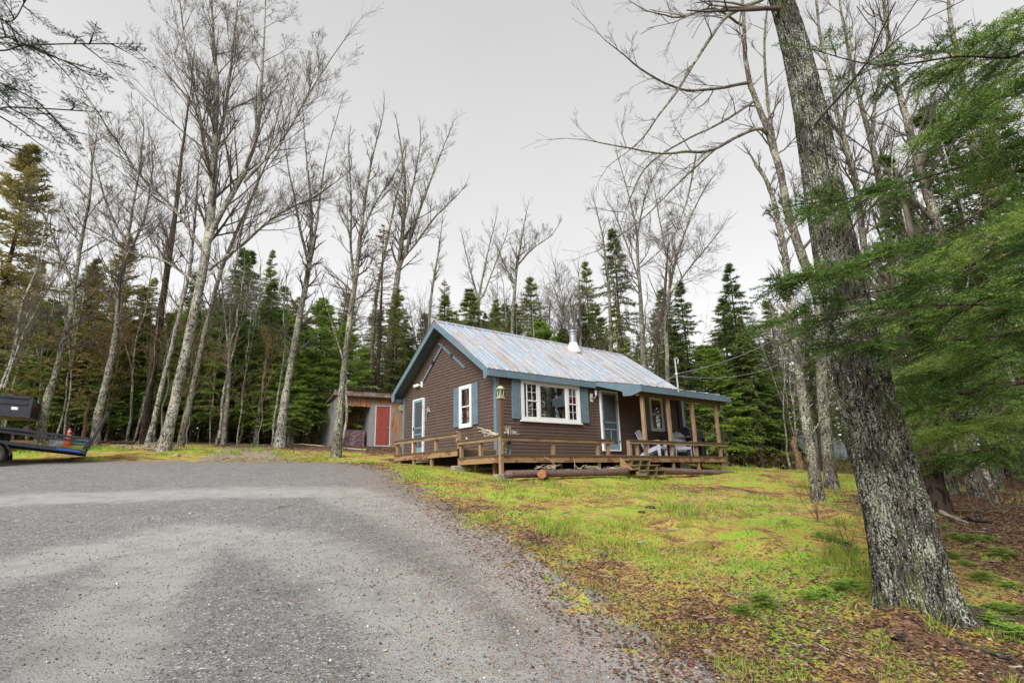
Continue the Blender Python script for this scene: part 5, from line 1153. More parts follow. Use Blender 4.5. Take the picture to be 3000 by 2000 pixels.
GR['brush'] = ('spreading brown-twigged sapling tangled in front of the firs', 'brown-twigged saplings in front of the firs'); H0['brush'] = 6.5; hb['brush'] = (5, 8.5)
fill(8, R_band(-30, -13, -3, 1.5), {'brush': 1.}, hb, 1.)
def R_right(g):
    y = g.uniform(20, 44); x = g.uniform(10.5+.3*(y-20), 33+.6*(y-20))
    if y < 27 and x < 12.5+.25*(y-20)+max(0, (27-y))*.5: return None, None
    px = x/y
    if .56 < px < .66 and y < 43 and g.random() < .55: return None, None
    return x, y
hr3 = dict(hb, stem=(9, 13), spruce=(8, 12), maple=(9, 13), bare=(9, 12))
hr3['pole'] = (8, 13)
fill(84, R_right, {'stem': .5, 'pole': .26, 'spruce': .1, 'maple': .1, 'sapling': .06}, hr3, .9)
def R_rnear(g):
    y = g.uniform(9.5, 21); x = y*g.uniform(.76, 1.6)
    if x < 8.2 or (y < 13 and x < 9.3): return None, None
    return x, y
fill(30, R_rnear, {'stem': .6, 'pole': .25, 'maple': .08, 'sapling': .07}, dict(hb, pole=(8, 12), stem=(8, 12), spruce=(8, 11), fir=(2, 3), sapling=(2, 3.5)), 1.0)
# woods behind the viewer: they show in the window glass
def R_back(g): return g.uniform(-26, 30), g.uniform(-22, -8)
fill(22, R_back, {'spruce': .5, 'stem': .2, 'maple': .3}, dict(hb, spruce=(9, 13), maple=(10, 14)), 2.2)
fill(8, lambda g: (g.uniform(16, 26), g.uniform(-8, 6)), {'spruce': .6, 'maple': .4}, dict(hb, spruce=(9, 12), maple=(9, 13)), 2.2)
def undergrowth():
    g = np.random.default_rng(55); n = 70000; x = g.uniform(-50, 40, n); y = g.uniform(0, 1, n); y = np.vectorize(edge_y)(x*28/40)+1.5+y*26; x = x*y/40; keep = ~((x > 11) & (y < 24))
    x, y = x[keep], y[keep]; n = len(x); hm = .35+.9*np.clip(vnoise(x, y, .35, 61, 3)+.35, 0, 1); z = hbase(x, y)+g.random(n)*hm
    V, F = tris(np.stack([x, y, z], -1), np.stack([g.normal(size=n), g.normal(size=n), g.normal(size=n)*.5+.5], -1), g.uniform(.15, .4, n), g.uniform(.05, .12, n), g, .6)
    tag(ob('undergrowth', npmesh('undergrowth', V, [F]), 'olive'), 'dark brushy undergrowth on the forest floor behind the clearing', 'undergrowth', kind='stuff')
undergrowth()
# far treeline : one mass that nobody could count
def far_woods():
    g = np.random.default_rng(91); tr = AC(); cr = AC()
    n = 340; a = np.radians(g.uniform(-52, 52, n)); R = g.uniform(52, 72, n); x = R*np.sin(a); y = R*np.cos(a); h = g.uniform(6.5, 10.5, n)+np.clip(x, -99, 0)*.0; z = hbase(x, y)
    k = 6; t = np.linspace(0, 1, k); pts = np.stack([x[:, None]+t*0, y[:, None]+t*0, z[:, None]-.5+t[None]*h[:, None]], -1); tr.add(*tubes(pts, .11*(1.02-t)[None]*np.ones((n, 1)), 5))
    m = 210; u = g.uniform(.0, 1, (n, m)); az = g.uniform(0, 6.28, (n, m)); rr = 1.9*(1-u)**.8*g.uniform(.2, 1, (n, m))+.1
    P = np.stack([x[:, None]+np.cos(az)*rr, y[:, None]+np.sin(az)*rr, z[:, None]+u*h[:, None]], -1).reshape(-1, 3)
    D = np.stack([np.cos(az), np.sin(az), -.1+0*az], -1).reshape(-1, 3)+g.normal(size=(n*m, 3))*.3
    cr.add(*tris(P, D, g.uniform(.4, .9, n*m), g.uniform(.15, .3, n*m), g, .3))
    c = cr.mesh('far_woods'); c.materials.append(MT['spruce']); c.materials.append(MT['barkdark'])
    V1, F1 = tr.V[0], tr.F4[0]
    me = npmesh('far_woods', np.vstack([V1, cr.V[0]]), [F1, cr.F3[0]+len(V1)]); me.materials.append(MT['barkdark']); me.materials.append(MT['spruce'])
    mi = np.zeros(len(me.polygons), np.int32); mi[len(F1):] = 1; me.polygons.foreach_set('material_index', mi)
    tag(ob('far_woods', me, None), 'distant mass of spruce woods closing off the clearing', 'woods', kind='stuff')
far_woods()
# ---- near conifer boughs --------------------------------------------------
def spray(g, L=.5, nt_=11, side=.2, needle=.034, pairs=5, nw=.013):
    """one flat branchlet fan in local x(along) / y(side) with needles; returns needle tris & twig tubes"""
    P = [np.zeros(3)]; A = []; 
    twp = []; twd = []; twl = []
    for i in range(nt_):
        f = (i+.6)/nt_*.92; s = 1 if i % 2 else -1; twp.append([L*f, 0, -.06*f*f]); an = g.uniform(.65, .95); twd.append([math.cos(an), s*math.sin(an), g.normal()*.08]); twl.append(side*(1.15-f*.8)*g.uniform(.75, 1.2))
    twp.append([0, 0, 0]); twd.append([1, 0, -.06]); twl.append(L)
    twp, twd, twl = np.array(twp), nrm(np.array(twd)), np.array(twl)
    pts, rad = grow(twp, twd, twl, np.where(np.arange(len(twl)) == nt_, .0035, .0016), 4, .03, -.02, g, .6)
    TV, TF = tubes(pts, rad, 3)
    NP = []; ND = []
    for q in range(len(twl)):
        k = pairs if q < nt_ else pairs*2; f = np.linspace(.03, 1, k)*4; i = np.minimum(f.astype(int), 3); t = (f-i)[:, None]; p = pts[q, i]*(1-t)+pts[q, i+1]*t; d = nrm(pts[q, i+1]-pts[q, i])
        sd = nrm(np.cross(d, [0, 0, 1.]))
        for s in (-1, 1): NP.append(p); ND.append(d*.55+sd*s*.9+g.normal(size=p.shape)*.22)
        NP.append(p); ND.append(d*.8+np.array([0, 0, .45])+g.normal(size=p.shape)*.3)
    NP = np.vstack(NP); ND = np.vstack(ND); NV, NF = tris(NP, ND, needle*g.uniform(.8, 1.3, len(NP)), nw, g, .5)
    return NV, NF, TV, TF
SPR = [spray(np.random.default_rng(1000+i)) for i in range(6)]
SPRF = [spray(np.random.default_rng(1100+i), L=.42, nt_=7, side=.17, needle=.024, pairs=14, nw=.0045) for i in range(4)]
def stamp(acN, acT, lib, P, D, S_, g, roll=.28, up=(0, 0, 1)):
    """instances of library sprays as plain geometry: frames from D"""
    D = nrm(D); U = np.broadcast_to(np.array(up, float), D.shape)+g.normal(size=D.shape)*roll; Yv = nrm(np.cross(U, D)); Z = np.cross(D, Yv)
    M = np.stack([D, Yv, Z], 1)   # rows
    idx = g.integers(0, len(lib), len(P))
    for q, (NV, NF, TV, TF) in enumerate(lib):
        s = np.where(idx == q)[0]
        if not len(s): continue
        for Vv, Ff, ac in ((NV, NF, acN), (TV, TF, acT)):
            W = np.einsum('vk,nkj->nvj', Vv, M[s])*S_[s][:, None, None]+P[s][:, None]
            Fq = (Ff[None]+(np.arange(len(s))*len(Vv))[:, None, None]).reshape(-1, Ff.shape[1]); ac.add(W.reshape(-1, 3), Fq)
def boughs(root, org, paths, lib, g, mat, per=9, sc=1., side=.8, spread=.9, r0=.018, barkm='barkdark', lat=None):
    """paths: world polylines; lateral boughlets carrying sprays"""
    acN = AC(); acT = AC()
    for A in paths:
        A = path_smooth(A, 8)-org; K = len(A); L = np.linalg.norm(np.diff(A, axis=0), axis=1).sum(); rad = np.linspace(r0, .004, K); acT.add(*tubes(A[None], rad[None], 6))
        n = int(per*L); f = np.sort(g.uniform(.1, 1, n))*(K-1); i = np.minimum(f.astype(int), K-2); t = (f-i)[:, None]; P = A[i]*(1-t)+A[i+1]*t; D = nrm(A[i+1]-A[i]); sd = nrm(np.cross(D, [0, 0, 1.]))*np.where(np.arange(n) % 2, 1, -1)[:, None]
        D2 = nrm(D*.7+sd*spread+g.normal(size=D.shape)*.15+np.array([0, 0, -.12])); LL = side*(1.1-.8*f/(K-1))*g.uniform(.5, 1.1, n)
        pts, rd = grow(P, D2, LL, np.full(n, .006), 4, .05, -.04, g, .6); acT.add(*tubes(pts, rd, 4))
        m = lat or 5; P3, D3, L3, R3 = kids(pts, rd, LL, m, .15, .95, .75, .5, .6, g, 0, True); D3[:, 2] *= .3; stamp(acN, acT, lib, P3, D3, sc*g.uniform(.55, 1., len(P3)), g)
        tip = pts[:, -1]; stamp(acN, acT, lib, tip, pts[:, -1]-pts[:, -2], sc*g.uniform(.6, 1., n), g); stamp(acN, acT, lib, A[-1:], A[-1:]-A[-2:-1], np.array([sc]), g)
    ob('boughs', acT.mesh('boughs'), barkm, root); ob('crown', acN.mesh('crown'), mat, root)
def nearcon(name, label, tx, ty, H, r, mat, paths, lib, seed, **kw):
    g = np.random.default_rng(seed); z0 = gz(tx, ty); root = empty(name, (tx, ty, z0), 0, label, 'tree'); org = np.array([tx, ty, z0])
    z = np.linspace(-.2, H, 12); A = np.c_[np.cumsum(g.normal(size=12)*.02), np.cumsum(g.normal(size=12)*.02), z, r*(1-.7*z/H)]; ob('trunk', trunk_mesh([A], g, 12, .05, .3), 'barkdark', root)
    boughs(root, org, paths, lib, g, mat, **kw); return root
def bp(tx, ty, *pp):
    """bough: from the trunk axis to photo points (px,py in 2352 frame, Y)"""
    q = [vn(*p) for p in pp]; a = np.array([tx, ty, q[0][2]+.25*(q[0][2]-q[-1][2])+.1]); return np.array([a]+q)
hx, hy = 4.9, 3.9
nearcon('hemlock_tree', 'nearest hemlock, its feathery boughs reaching in front of the largest trunk from the right', hx, hy, 9, .16, 'hemlock', [
    bp(hx, hy, (2352, 420, 4.3), (2120, 560, 4.1), (1980, 600, 4.0), (1830, 640, 3.9)), bp(hx, hy, (2352, 690, 4.2), (2150, 700, 4.0), (1950, 715, 3.9), (1800, 735, 3.8)),
    bp(hx, hy, (2340, 330, 4.5), (2150, 400, 4.4), (1980, 450, 4.3), (1830, 470, 4.2)), bp(hx, hy, (2352, 760, 4.4), (2200, 780, 4.3), (2060, 790, 4.2), (1930, 780, 4.1)),
    bp(hx, hy, (2352, 570, 4.4), (2220, 620, 4.3), (2060, 660, 4.3), (1900, 690, 4.25)), bp(hx, hy, (2352, 880, 4.6), (2230, 900, 4.5), (2120, 910, 4.5)),
    bp(hx, hy, (2352, 120, 4.6), (2200, 130, 4.5), (2020, 150, 4.5), (1850, 110, 4.4)), bp(hx, hy, (2352, 800, 4.9), (2250, 830, 5.0), (2130, 860, 5.2)),
    bp(hx, hy, (2352, 640, 5.0), (2260, 670, 5.2), (2150, 740, 5.4)), bp(hx, hy, (2352, 210, 4.0), (2280, 230, 3.9), (2150, 300, 3.8))], SPR, 61, per=8, sc=.62, side=.55, lat=5)
hx, hy = 7.9, 6.2
nearcon('hemlock_tree', 'second hemlock farther back on the right, dense green boughs hiding the woods', hx, hy, 11, .2, 'hemlock', [
    bp(hx, hy, (2352, 500, 6.8), (2250, 540, 6.7), (2120, 600, 6.6)), bp(hx, hy, (2352, 620, 6.9), (2230, 680, 6.8), (2080, 740, 6.7)), bp(hx, hy, (2352, 760, 7), (2220, 810, 7), (2080, 850, 7)),
    bp(hx, hy, (2352, 850, 7.1), (2240, 900, 7.1), (2110, 940, 7.1)), bp(hx, hy, (2352, 940, 6.8), (2260, 970, 6.8), (2150, 990, 6.8)), bp(hx, hy, (2352, 180, 7.), (2240, 260, 7), (2130, 320, 7)),
    bp(hx, hy, (2352, 30, 6.8), (2260, 90, 6.7), (2150, 170, 6.6)), bp(hx, hy, (2352, 700, 5.6), (2280, 740, 5.7), (2180, 770, 6))], SPR, 62, per=6, sc=.85, side=.95, lat=5)
hx, hy = 11.4, 9.
nearcon('hemlock_tree', 'third hemlock at the right edge, low boughs above the brown forest floor', hx, hy, 12, .22, 'hemlock', [
    bp(hx, hy, (2352, 930, 9.8), (2260, 960, 9.7), (2180, 980, 9.6)), bp(hx, hy, (2352, 1010, 9.8), (2280, 1030, 9.8), (2200, 1040, 9.8)), bp(hx, hy, (2352, 800, 10), (2250, 840, 10), (2130, 880, 10)),
    bp(hx, hy, (2352, 640, 10), (2240, 690, 10), (2110, 730, 10)), bp(hx, hy, (2352, 480, 10), (2250, 530, 10), (2120, 590, 10)), bp(hx, hy, (2352, 130, 10), (2270, 180, 10), (2180, 240, 10))], SPR, 63, per=5, sc=1.2, side=1.2, lat=5)
fx, fy = -3.9, 2.6
nearcon('fir_tree', 'near fir just outside the upper left corner, its needled twigs hanging into view', fx, fy, 8, .12, 'darkneedle', [
    bp(fx, fy, (-40, 108, 3.0), (60, 104, 3.0), (160, 101, 3.0), (262, 101, 3.0)), bp(fx, fy, (-60, 245, 3.1), (20, 246, 3.1), (110, 250, 3.1), (190, 255, 3.1)),
    bp(fx, fy, (-60, 60, 3.2), (30, 90, 3.2), (120, 130, 3.15), (215, 160, 3.1)), bp(fx, fy, (-80, 150, 3.3), (0, 190, 3.3), (80, 230, 3.3), (140, 290, 3.25)), bp(fx, fy, (-60, 0, 3.0), (20, 50, 3.0), (60, 0, 3.0)),
    bp(fx, fy, (-90, 300, 3.5), (-20, 330, 3.5), (60, 345, 3.5))], SPRF, 64, per=6.5, sc=.48, side=.38, r0=.006, lat=3)
# ------------------------------------------------------------------ ground cover
def isl(name, stops, rough=.85, trans=0.):
    m, nt, b = newmat(name); geo = nt.nodes.new('ShaderNodeNewGeometry')
    c = ramp(nt, geo.outputs['Random Per Island'], stops); nt.links.new(c, b.inputs['Base Color']); b.inputs['Roughness'].default_value = rough; b.inputs['Specular IOR Level'].default_value = .25; return m
MT['stones'] = isl('gravel_stones', [(0, (.075, .077, .085)), (.35, (.14, .14, .145)), (.7, (.27, .265, .25)), (.93, (.36, .34, .32)), (.95, (.22, .10, .07)), (.965, (.2, .13, .09)), (.98, (.8, .8, .8))], .7)
MT['grass'] = isl('grass_blades', [(0, (.07, .10, .02)), (.4, (.22, .34, .035)), (.75, (.30, .40, .055)), (1, (.48, .38, .14))])
MT['leaves'] = isl('fallen_leaves', [(0, (.045, .032, .027)), (.35, (.13, .075, .055)), (.6, (.22, .115, .075)), (.8, (.32, .22, .14)), (.9, (.30, .085, .05)), (1, (.46, .40, .32))])
def gpos(x, y):
    return hfull(x, y, sdist(DRV, x, y))
def px_ok(x, y, z, m=60):
    q = np.stack([x, y, z], -1)-EYE; d = q@cF; return (d > .5) & (np.abs((q@cR)/d*FPX) < 1500+m) & (np.abs((q@cU)/d*FPX) < 1000+m)
def stones():
    g = np.random.default_rng(21); n = 90000; a = g.uniform(-.85, .6, n); r = 2.3+9.5*g.random(n)**1.5; x = r*np.sin(a); y = r*np.cos(a)
    sd = sdist(DRV, x, y); keep = (sd > -1.4) & (g.random(n) < np.clip(.35+.9*np.exp(-np.maximum(sd, 0)/1.6), 0, 1)*np.where(sd > 0, 1, np.exp(sd*2.)))
    x, y, sd, r = x[keep], y[keep], sd[keep], r[keep]; z = gpos(x, y); ok = px_ok(x, y, z); x, y, z, r = x[ok], y[ok], z[ok], r[ok]; n = len(x)
    s = g.uniform(.003, .009, n)*np.where(g.random(n) < .05, 1.8, 1)*(.8+.04*r)
    O = np.array([[1, 0, 0], [0, 1, 0], [-1, 0, 0], [0, -1, 0], [0, 0, .7], [0, 0, -.5]], float); Fo = np.array([[0, 1, 4], [1, 2, 4], [2, 3, 4], [3, 0, 4], [1, 0, 5], [2, 1, 5], [3, 2, 5], [0, 3, 5]])
    V = O[None]*g.uniform(.6, 1.3, (n, 6, 1)); w = g.uniform(0, 6.28, n); c, s_ = np.cos(w), np.sin(w); V = np.stack([V[..., 0]*c[:, None]-V[..., 1]*s_[:, None], V[..., 0]*s_[:, None]+V[..., 1]*c[:, None], V[..., 2]], -1)*s[:, None, None]+np.stack([x, y, z+s*.2], -1)[:, None]
    tag(ob('gravel_stones', npmesh('gravel_stones', V.reshape(-1, 3), [(Fo[None]+np.arange(n)[:, None, None]*6).reshape(-1, 3)]), 'stones'), 'loose grey and rusty stones strewn over the gravel drive', 'gravel', kind='stuff')
stones()
def grass():
    g = np.random.default_rng(22); n = 420000; a = g.uniform(-.75, .85, n); r = 3+25*g.random(n)**1.3; x = r*np.sin(a); y = r*np.cos(a); sd = sdist(DRV, x, y)
    cl = vnoise(x, y, .8, 41, 3)+vnoise(x, y, 3.5, 43, 2)*.7; lit = litter_mask(x, y)
    keep = (sd < .5) & (cl > .12+.5*np.clip(lit*1.4, 0, 1)) & (g.random(n) < np.clip(-sd*.9+.25, 0, 1)) & (g.random(n) > .85*np.clip(lit, 0, 1))
    q = np.stack([x, y], -1)-HC[:2]; u = q@HU[:2]; v = q@HV[:2]; keep &= ~((u > -1.5) & (u < 9.9) & (v > -2.1) & (v < 6.5))
    x, y, r, cl = x[keep], y[keep], r[keep], cl[keep]; z = gpos(x, y); ok = px_ok(x, y, z); x, y, z, r, cl = x[ok], y[ok], z[ok], r[ok], cl[ok]; n = len(x)
    D = np.stack([g.normal(size=n)*.45, g.normal(size=n)*.45, np.ones(n)], -1); h = g.uniform(.015, .045, n)*(1+np.clip(vnoise(x, y, 2.2, 47, 2)-.1, 0, 1)*5)*(1+np.clip(cl, 0, 1))
    V, F = tris(np.stack([x, y, z-.003], -1), D, h, .004+.0006*r, g, 1)
    tag(ob('grass', npmesh('grass', V, [F]), 'grass'), 'short new yellow-green grass over the lawn', 'grass', kind='stuff')
grass()
def leaves():
    g = np.random.default_rng(23); n = 520000; a = g.uniform(-.5, .9, n); r = 2.3+27*g.random(n)**1.5; x = r*np.sin(a); y = r*np.cos(a); sd = sdist(DRV, x, y); lit = litter_mask(x, y)
    pr = np.clip(lit, 0, 1)*.9+.10*np.clip(vnoise(x, y, .7, 51, 3)*3, 0, 1)+.35*np.exp(-((sd+.3)/.7)**2); pr = pr+.3*np.clip((x-.5)/2, 0, 1)*np.clip((7.5-y)/3, 0, 1)*np.clip(.6+vnoise(x, y, 1.1, 71, 3)*2.2, 0, 1.6); pr = np.where(sd > .5, .003*np.clip(1.6-sd*.3, 0, 1), pr)
    keep = g.random(n) < pr; q = np.stack([x, y], -1)-HC[:2]; u = q@HU[:2]; v = q@HV[:2]; keep &= ~((u > -1.5) & (u < 9.9) & (v > -2.1) & (v < 6.5))
    x, y, r, sd = x[keep], y[keep], r[keep], sd[keep]; z = gpos(x, y); ok = px_ok(x, y, z); x, y, z, r = x[ok], y[ok], z[ok], r[ok]; n = len(x); s = g.uniform(.005, .017, n)*(1+.05*r)
    w = g.uniform(0, 6.28, n); c, s2 = np.cos(w)*s, np.sin(w)*s; l = g.uniform(.35, 1, n)
    V = np.stack([np.stack([x-c, y-s2, z+.004+g.random(n)*s*.6], -1), np.stack([x+s2*l, y-c*l, z+.006+g.random(n)*s*.7], -1), np.stack([x+c, y+s2, z+.004+g.random(n)*s*.6], -1), np.stack([x-s2*l, y+c*l, z+.004+g.random(n)*s*.3], -1)], 1)
    tag(ob('leaf_litter', npmesh('leaf_litter', V.reshape(-1, 3), [np.arange(4*n).reshape(-1, 4)]), 'leaves'), 'brown and rust-red fallen leaves on the woodland floor and lawn edge', 'leaf litter', kind='stuff')
leaves()
MT['straw'] = isl('dry_straw', [(0, (.3, .19, .09)), (.5, (.48, .35, .17)), (1, (.58, .5, .3))])
def straw():
    g = np.random.default_rng(29); n = 60000; x = g.uniform(.8, 11, n); y = 2.6+13*g.random(n)**1.4; sd = sdist(DRV, x, y); k = (sd < -.15) & (vnoise(x, y, .9, 81, 3) > .08) & (g.random(n) < np.clip(1.2-y/14, .1, 1)); x, y = x[k], y[k]; z = gpos(x, y); ok = px_ok(x, y, z); x, y, z = x[ok], y[ok], z[ok]; n = len(x)
    a = vnoise(x, y, .6, 83, 2)*5+g.normal(size=n)*.45; D = np.stack([np.cos(a), np.sin(a), g.uniform(0, .35, n)], -1)
    V, F = tris(np.stack([x, y, z+.006], -1), D, g.uniform(.05, .16, n), .003+.0004*y, g, .4)
    tag(ob('dry_grass', npmesh('dry_grass', V, [F]), 'straw'), 'matted straw-coloured dry grass lying on the lawn slope', 'dry grass', kind='stuff')
straw()
def sticks():
    g = np.random.default_rng(24); n = 420; x = g.uniform(1, 14, n); y = g.uniform(3, 18, n); k = (sdist(DRV, x, y) < 0) & (g.random(n) < np.clip(litter_mask(x, y)+.22, 0, 1)); x, y = x[k], y[k]; n = len(x)
    L = g.uniform(.12, .7, n); P = np.stack([x, y, gpos(x, y)+.012], -1); D = np.stack([g.normal(size=n), g.normal(size=n), g.normal(size=n)*.06], -1)
    pts, rad = grow(P, D, L, g.uniform(.003, .009, n), 4, .12, 0, g, .5); V, F = tubes(pts, rad, 4)
    tag(ob('fallen_twigs', npmesh('fallen_twigs', V, [F]), 'drift'), 'scattered fallen twigs on the lawn and forest floor', 'twigs', kind='stuff')
sticks()
MT['grassmound'] = simple('olive_moss', (.26, .24, .05), (.16, .17, .03), 14, .95, bmp=.8, c3=(.30, .20, .06), bd=.04)
MT['seedleaf'] = m_leaf('seedling_leaves', (.16, .28, .04), (.3, .5, .07), (.45, .62, .12), .35, 4)
mkproto('seed', 'fir_seedling', lambda g: conifer_mesh(1.0, .8, g, .05, 46, .3, .1, 8, .3, (.10, .03), 6, .5, .05, 0), 'twiggrey', 'seedleaf', 3, 900)
# seedlings on the right
g0 = random.Random(9)
for i, (px, py) in enumerate([(2765, 1545), (2800, 1575), (2850, 1590), (2900, 1610), (2780, 1640), (2830, 1660), (2880, 1700), (2935, 1640), (2860, 1800), (2900, 1830), (2940, 1850), (2980, 1870), (2990, 1810), (2930, 1790), (2440, 1590), (2480, 1600), (2510, 1620), (2400, 1580), (2560, 1560), (2300, 1540), (2960, 1730), (2240, 1780), (2180, 1800), (2420, 1740), (2460, 1730), (2380, 1755), (2500, 1720)]):
    p = ghit(px, py); near = i >= 21
    plant('seed', p[0], p[1], g0.uniform(.05, .09), g0.uniform(0, 6), 'tiny bright green fir seedling on the leaf-strewn ground by the largest trunk', 'fir seedlings on the right-hand ground', sxy=g0.uniform(2.2, 3.4), cat='seedling', nm='fir_seedling', z=float(gpos(np.array([p[0]]), np.array([p[1]]))[0])-.01)
def shrubstem(px, py, h, label, n=5, seed=1, mat='logbark'):
    g = np.random.default_rng(seed); p = ghit(px, py); P = np.tile(p, (n, 1)); D = np.c_[g.normal(size=n)*.25-.15, g.normal(size=n)*.2, np.ones(n)]; acc = AC(); branch_out(acc, P*0, D, h*g.uniform(.5, 1, n), np.full(n, .007), g, 1, .5, .08, .02, None, .003)
    o = ob('shrub', acc.mesh('shrub'), mat); o.location = p; tag(o, label, 'shrub')
shrubstem(2398, 1530, 1.0, 'leafless red-stemmed shoots growing in front of the broken lawn tree', 5, 1); shrubstem(2500, 1640, .55, 'bare dark shoots just left of the largest trunk', 4, 2, 'twig')
shrubstem(2760, 1990, .35, 'bent bare stem in the bottom right foreground', 2, 5, 'twig')
def limb(name, pts, r, label, cat, mat='drift', side=0, seed=1):
    P = np.array([ghit(*p) for p in pts]); P[:, 2] += r*.7; P = path_smooth(P, 6); g = np.random.default_rng(seed); P = P+np.cumsum(g.normal(size=P.shape)*.006, 0); acc = AC(); rad = np.linspace(r, r*.3, len(P)); org = P[0].copy(); P = P-org; acc.add(*tubes(P[None], rad[None], 8))
    if side: p, d, l, rr = kids(P[None], rad[None], np.array([1.]), side, .2, .95, .7, .5, .6, g, 0); d[:, 2] *= .2; branch_out(acc, p, d, l*1., rr, g, 0, 1)
    o = ob(name, acc.mesh(name, True), mat); o.location = org; tag(o, label, cat); return o
limb('fallen_branch', [(2625, 1893), (2700, 1872), (2790, 1885), (2880, 1915), (3010, 1950)], .035, 'long dark fallen branch at the foot of the largest trunk', 'branch', 'barkdark', 3)
limb('fallen_branch', [(2745, 1496), (2790, 1520), (2850, 1545)], .05, 'pale broken branch lying right of the largest trunk', 'branch', 'drift', 4, 2)
limb('fallen_branch', [(2820, 1520), (2870, 1528), (2900, 1538)], .04, 'dark rotten branch on the brown floor right of the pale broken branch', 'branch', 'barkdark', 2, 3)
limb('fallen_branch', [(2200, 1605), (2270, 1628), (2330, 1638)], .014, 'thin grey stick lying across the mossy lawn', 'branch', 'drift', 2, 4)
limb('fallen_branch', [(2415, 1663), (2490, 1668), (2560, 1660)], .014, 'thin stick pointing at the base of the largest trunk', 'branch', 'drift', 2, 5)
limb('fallen_branch', [(778, 1496), (800, 1492), (828, 1483)], .011, 'small forked twig lying on the gravel drive', 'twig', 'barkdark', 2, 6)
limb('fallen_branch', [(1650, 1505), (1690, 1510), (1722, 1517)], .012, 'short dark stick in the middle of the lawn', 'branch', 'barkdark', 0, 7)
limb('fallen_log', [(330, 1277), (420, 1282), (455, 1284)], .07, 'rotting log on the floor left of the tallest bare tree', 'log', 'barkdark', 0, 8)
limb('fallen_log', [(1075, 1296), (905, 1305), (860, 1303)], .05, 'grey log on the ground between the forked birch and the shed', 'log', 'drift', 0, 9)
def plank(a, b_, w, h, mat, label):
    a = ghit(*a); b_ = ghit(*b_); a[2] += h*.6; b_[2] += h*.6; m = MB(); m.beam(a-a, b_-a, w, h); tag(m.build('plank', mat, None, False, 0, a), label, 'plank')
plank((2064, 1906), (2104, 1926), .035, .012, 'drift', 'small pale wood scrap on the gravel edge near the bottom')
plank((288, 1284), (345, 1290), .14, .05, 'orangewood', 'orange plank on the ground right of the trailer ramp'); plank((352, 1291), (420, 1297), .1, .04, 'orangewood', 'second rusty plank on the ground beyond the trailer ramp')
for i, (px, py, s, lab, mt) in enumerate([(515, 1336, .17, 'flat mossy grey rock at the drive edge below the tallest bare tree', 'rock'), (545, 1333, .09, 'smaller grey rock right of the flat mossy rock', 'rock'), (1745, 1612, .045, 'pale rounded stone on the mossy lawn', 'rock'), (1772, 1622, .04, 'small dark red stone beside the pale rounded stone', 'logbark'), (1878, 1588, .05, 'grey stone right of the lawn centre', 'rock'),
     (2035, 1510, .07, 'dark stone on the lawn slope', 'barkdark'), (2000, 1520, .05, 'dark clod left of the dark lawn stone', 'barkdark'), (2345, 1550, .07, 'pale grey stone below the bare red shoots', 'rock'), (2350, 1612, .06, 'grey-blue stone left of the largest trunk', 'rock'), (1905, 1488, .07, 'dark dirt clod in the upper lawn', 'barkdark'), (1880, 1500, .05, 'small dirt clod beside the larger one in the upper lawn', 'barkdark'), (2080, 1432, .07, 'dark root clump near the porch end of the lawn', 'barkdark'), (2740, 1615, .1, 'grey rock half hidden right of the largest trunk', 'rock')]):
    p = ghit(px, py); rock('rock', p, s*p[1]/8 if i > 1 else s, i, lab, mt, .45)
for i, (px, py, s, lab) in enumerate([(2052, 1600, .16, 'rounded yellow-green moss mound in the middle of the right lawn'), (2010, 1540, .12, 'low olive moss mound above the larger one'), (1890, 1560, .1, 'flat moss cushion left of the moss mounds')]):
    p = ghit(px, py); p[2] -= s*.15; rock('moss_mound', p, s, 40+i, lab, 'grassmound' if 'grassmound' in MT else 'ground', .55, 'moss mound')
# brush pile
g = np.random.default_rng(8); p = ghit(440, 1318); n = 46; P = np.c_[g.normal(size=n)*.55, g.normal(size=n)*.3, g.uniform(.02, .22, n)]; acc = AC(); branch_out(acc, P, np.c_[g.normal(size=n), g.normal(size=n)*.5, g.normal(size=n)*.12], g.uniform(.4, 1.1, n), g.uniform(.01, .028, n), g, 0, 1, .1, 0)
o = ob('brush_pile', acc.mesh('brush_pile'), 'drift'); o.location = p; tag(o, 'low pile of cut grey sticks at the foot of the tallest bare tree', 'brush pile')
# snag
def snag(px, py, h, r, label, mat, seed, Y=None):
    p = ghit(px, py) if Y is None else np.array([*un(px, py, Y)[:2], 0.]); p[2] = gz(p[0], p[1]); g = np.random.default_rng(seed); n = 12; z = np.linspace(-.1, h, n); A = np.c_[np.cumsum(g.normal(size=n)*.03), np.cumsum(g.normal(size=n)*.03), z, r*(1-.4*z/h)*(1+g.normal(size=n)*.08)]
    m = trunk_mesh([A], g, 12, .12, .3); V = np.array([v.co[:] for v in m.vertices]); top = V[:, 2] > h*.9; V[top, 2] += g.normal(size=top.sum())*.15; m.vertices.foreach_set('co', V.astype(np.float32).ravel()); o = ob('snag', m, mat); o.location = p; tag(o, label, 'dead stump')
MT['rotwood'] = simple('rotten_wood', (.22, .13, .07), (.10, .065, .045), 6, .9, (3, 3, .5), .6, c3=(.4, .26, .14))
snag(2345, 1384, 1.7, .17, 'ragged orange-brown rotten snag beyond the right end of the lawn', 'rotwood', 3, 25.5); snag(628, 1295, 1.5, .16, 'short splintered reddish stump at the end of the dirt path', 'rotwood', 4, 29); snag(250, 1275, 1.9, .09, 'leaning orange-brown broken trunk behind the traffic cone', 'rotwood', 5, 24)
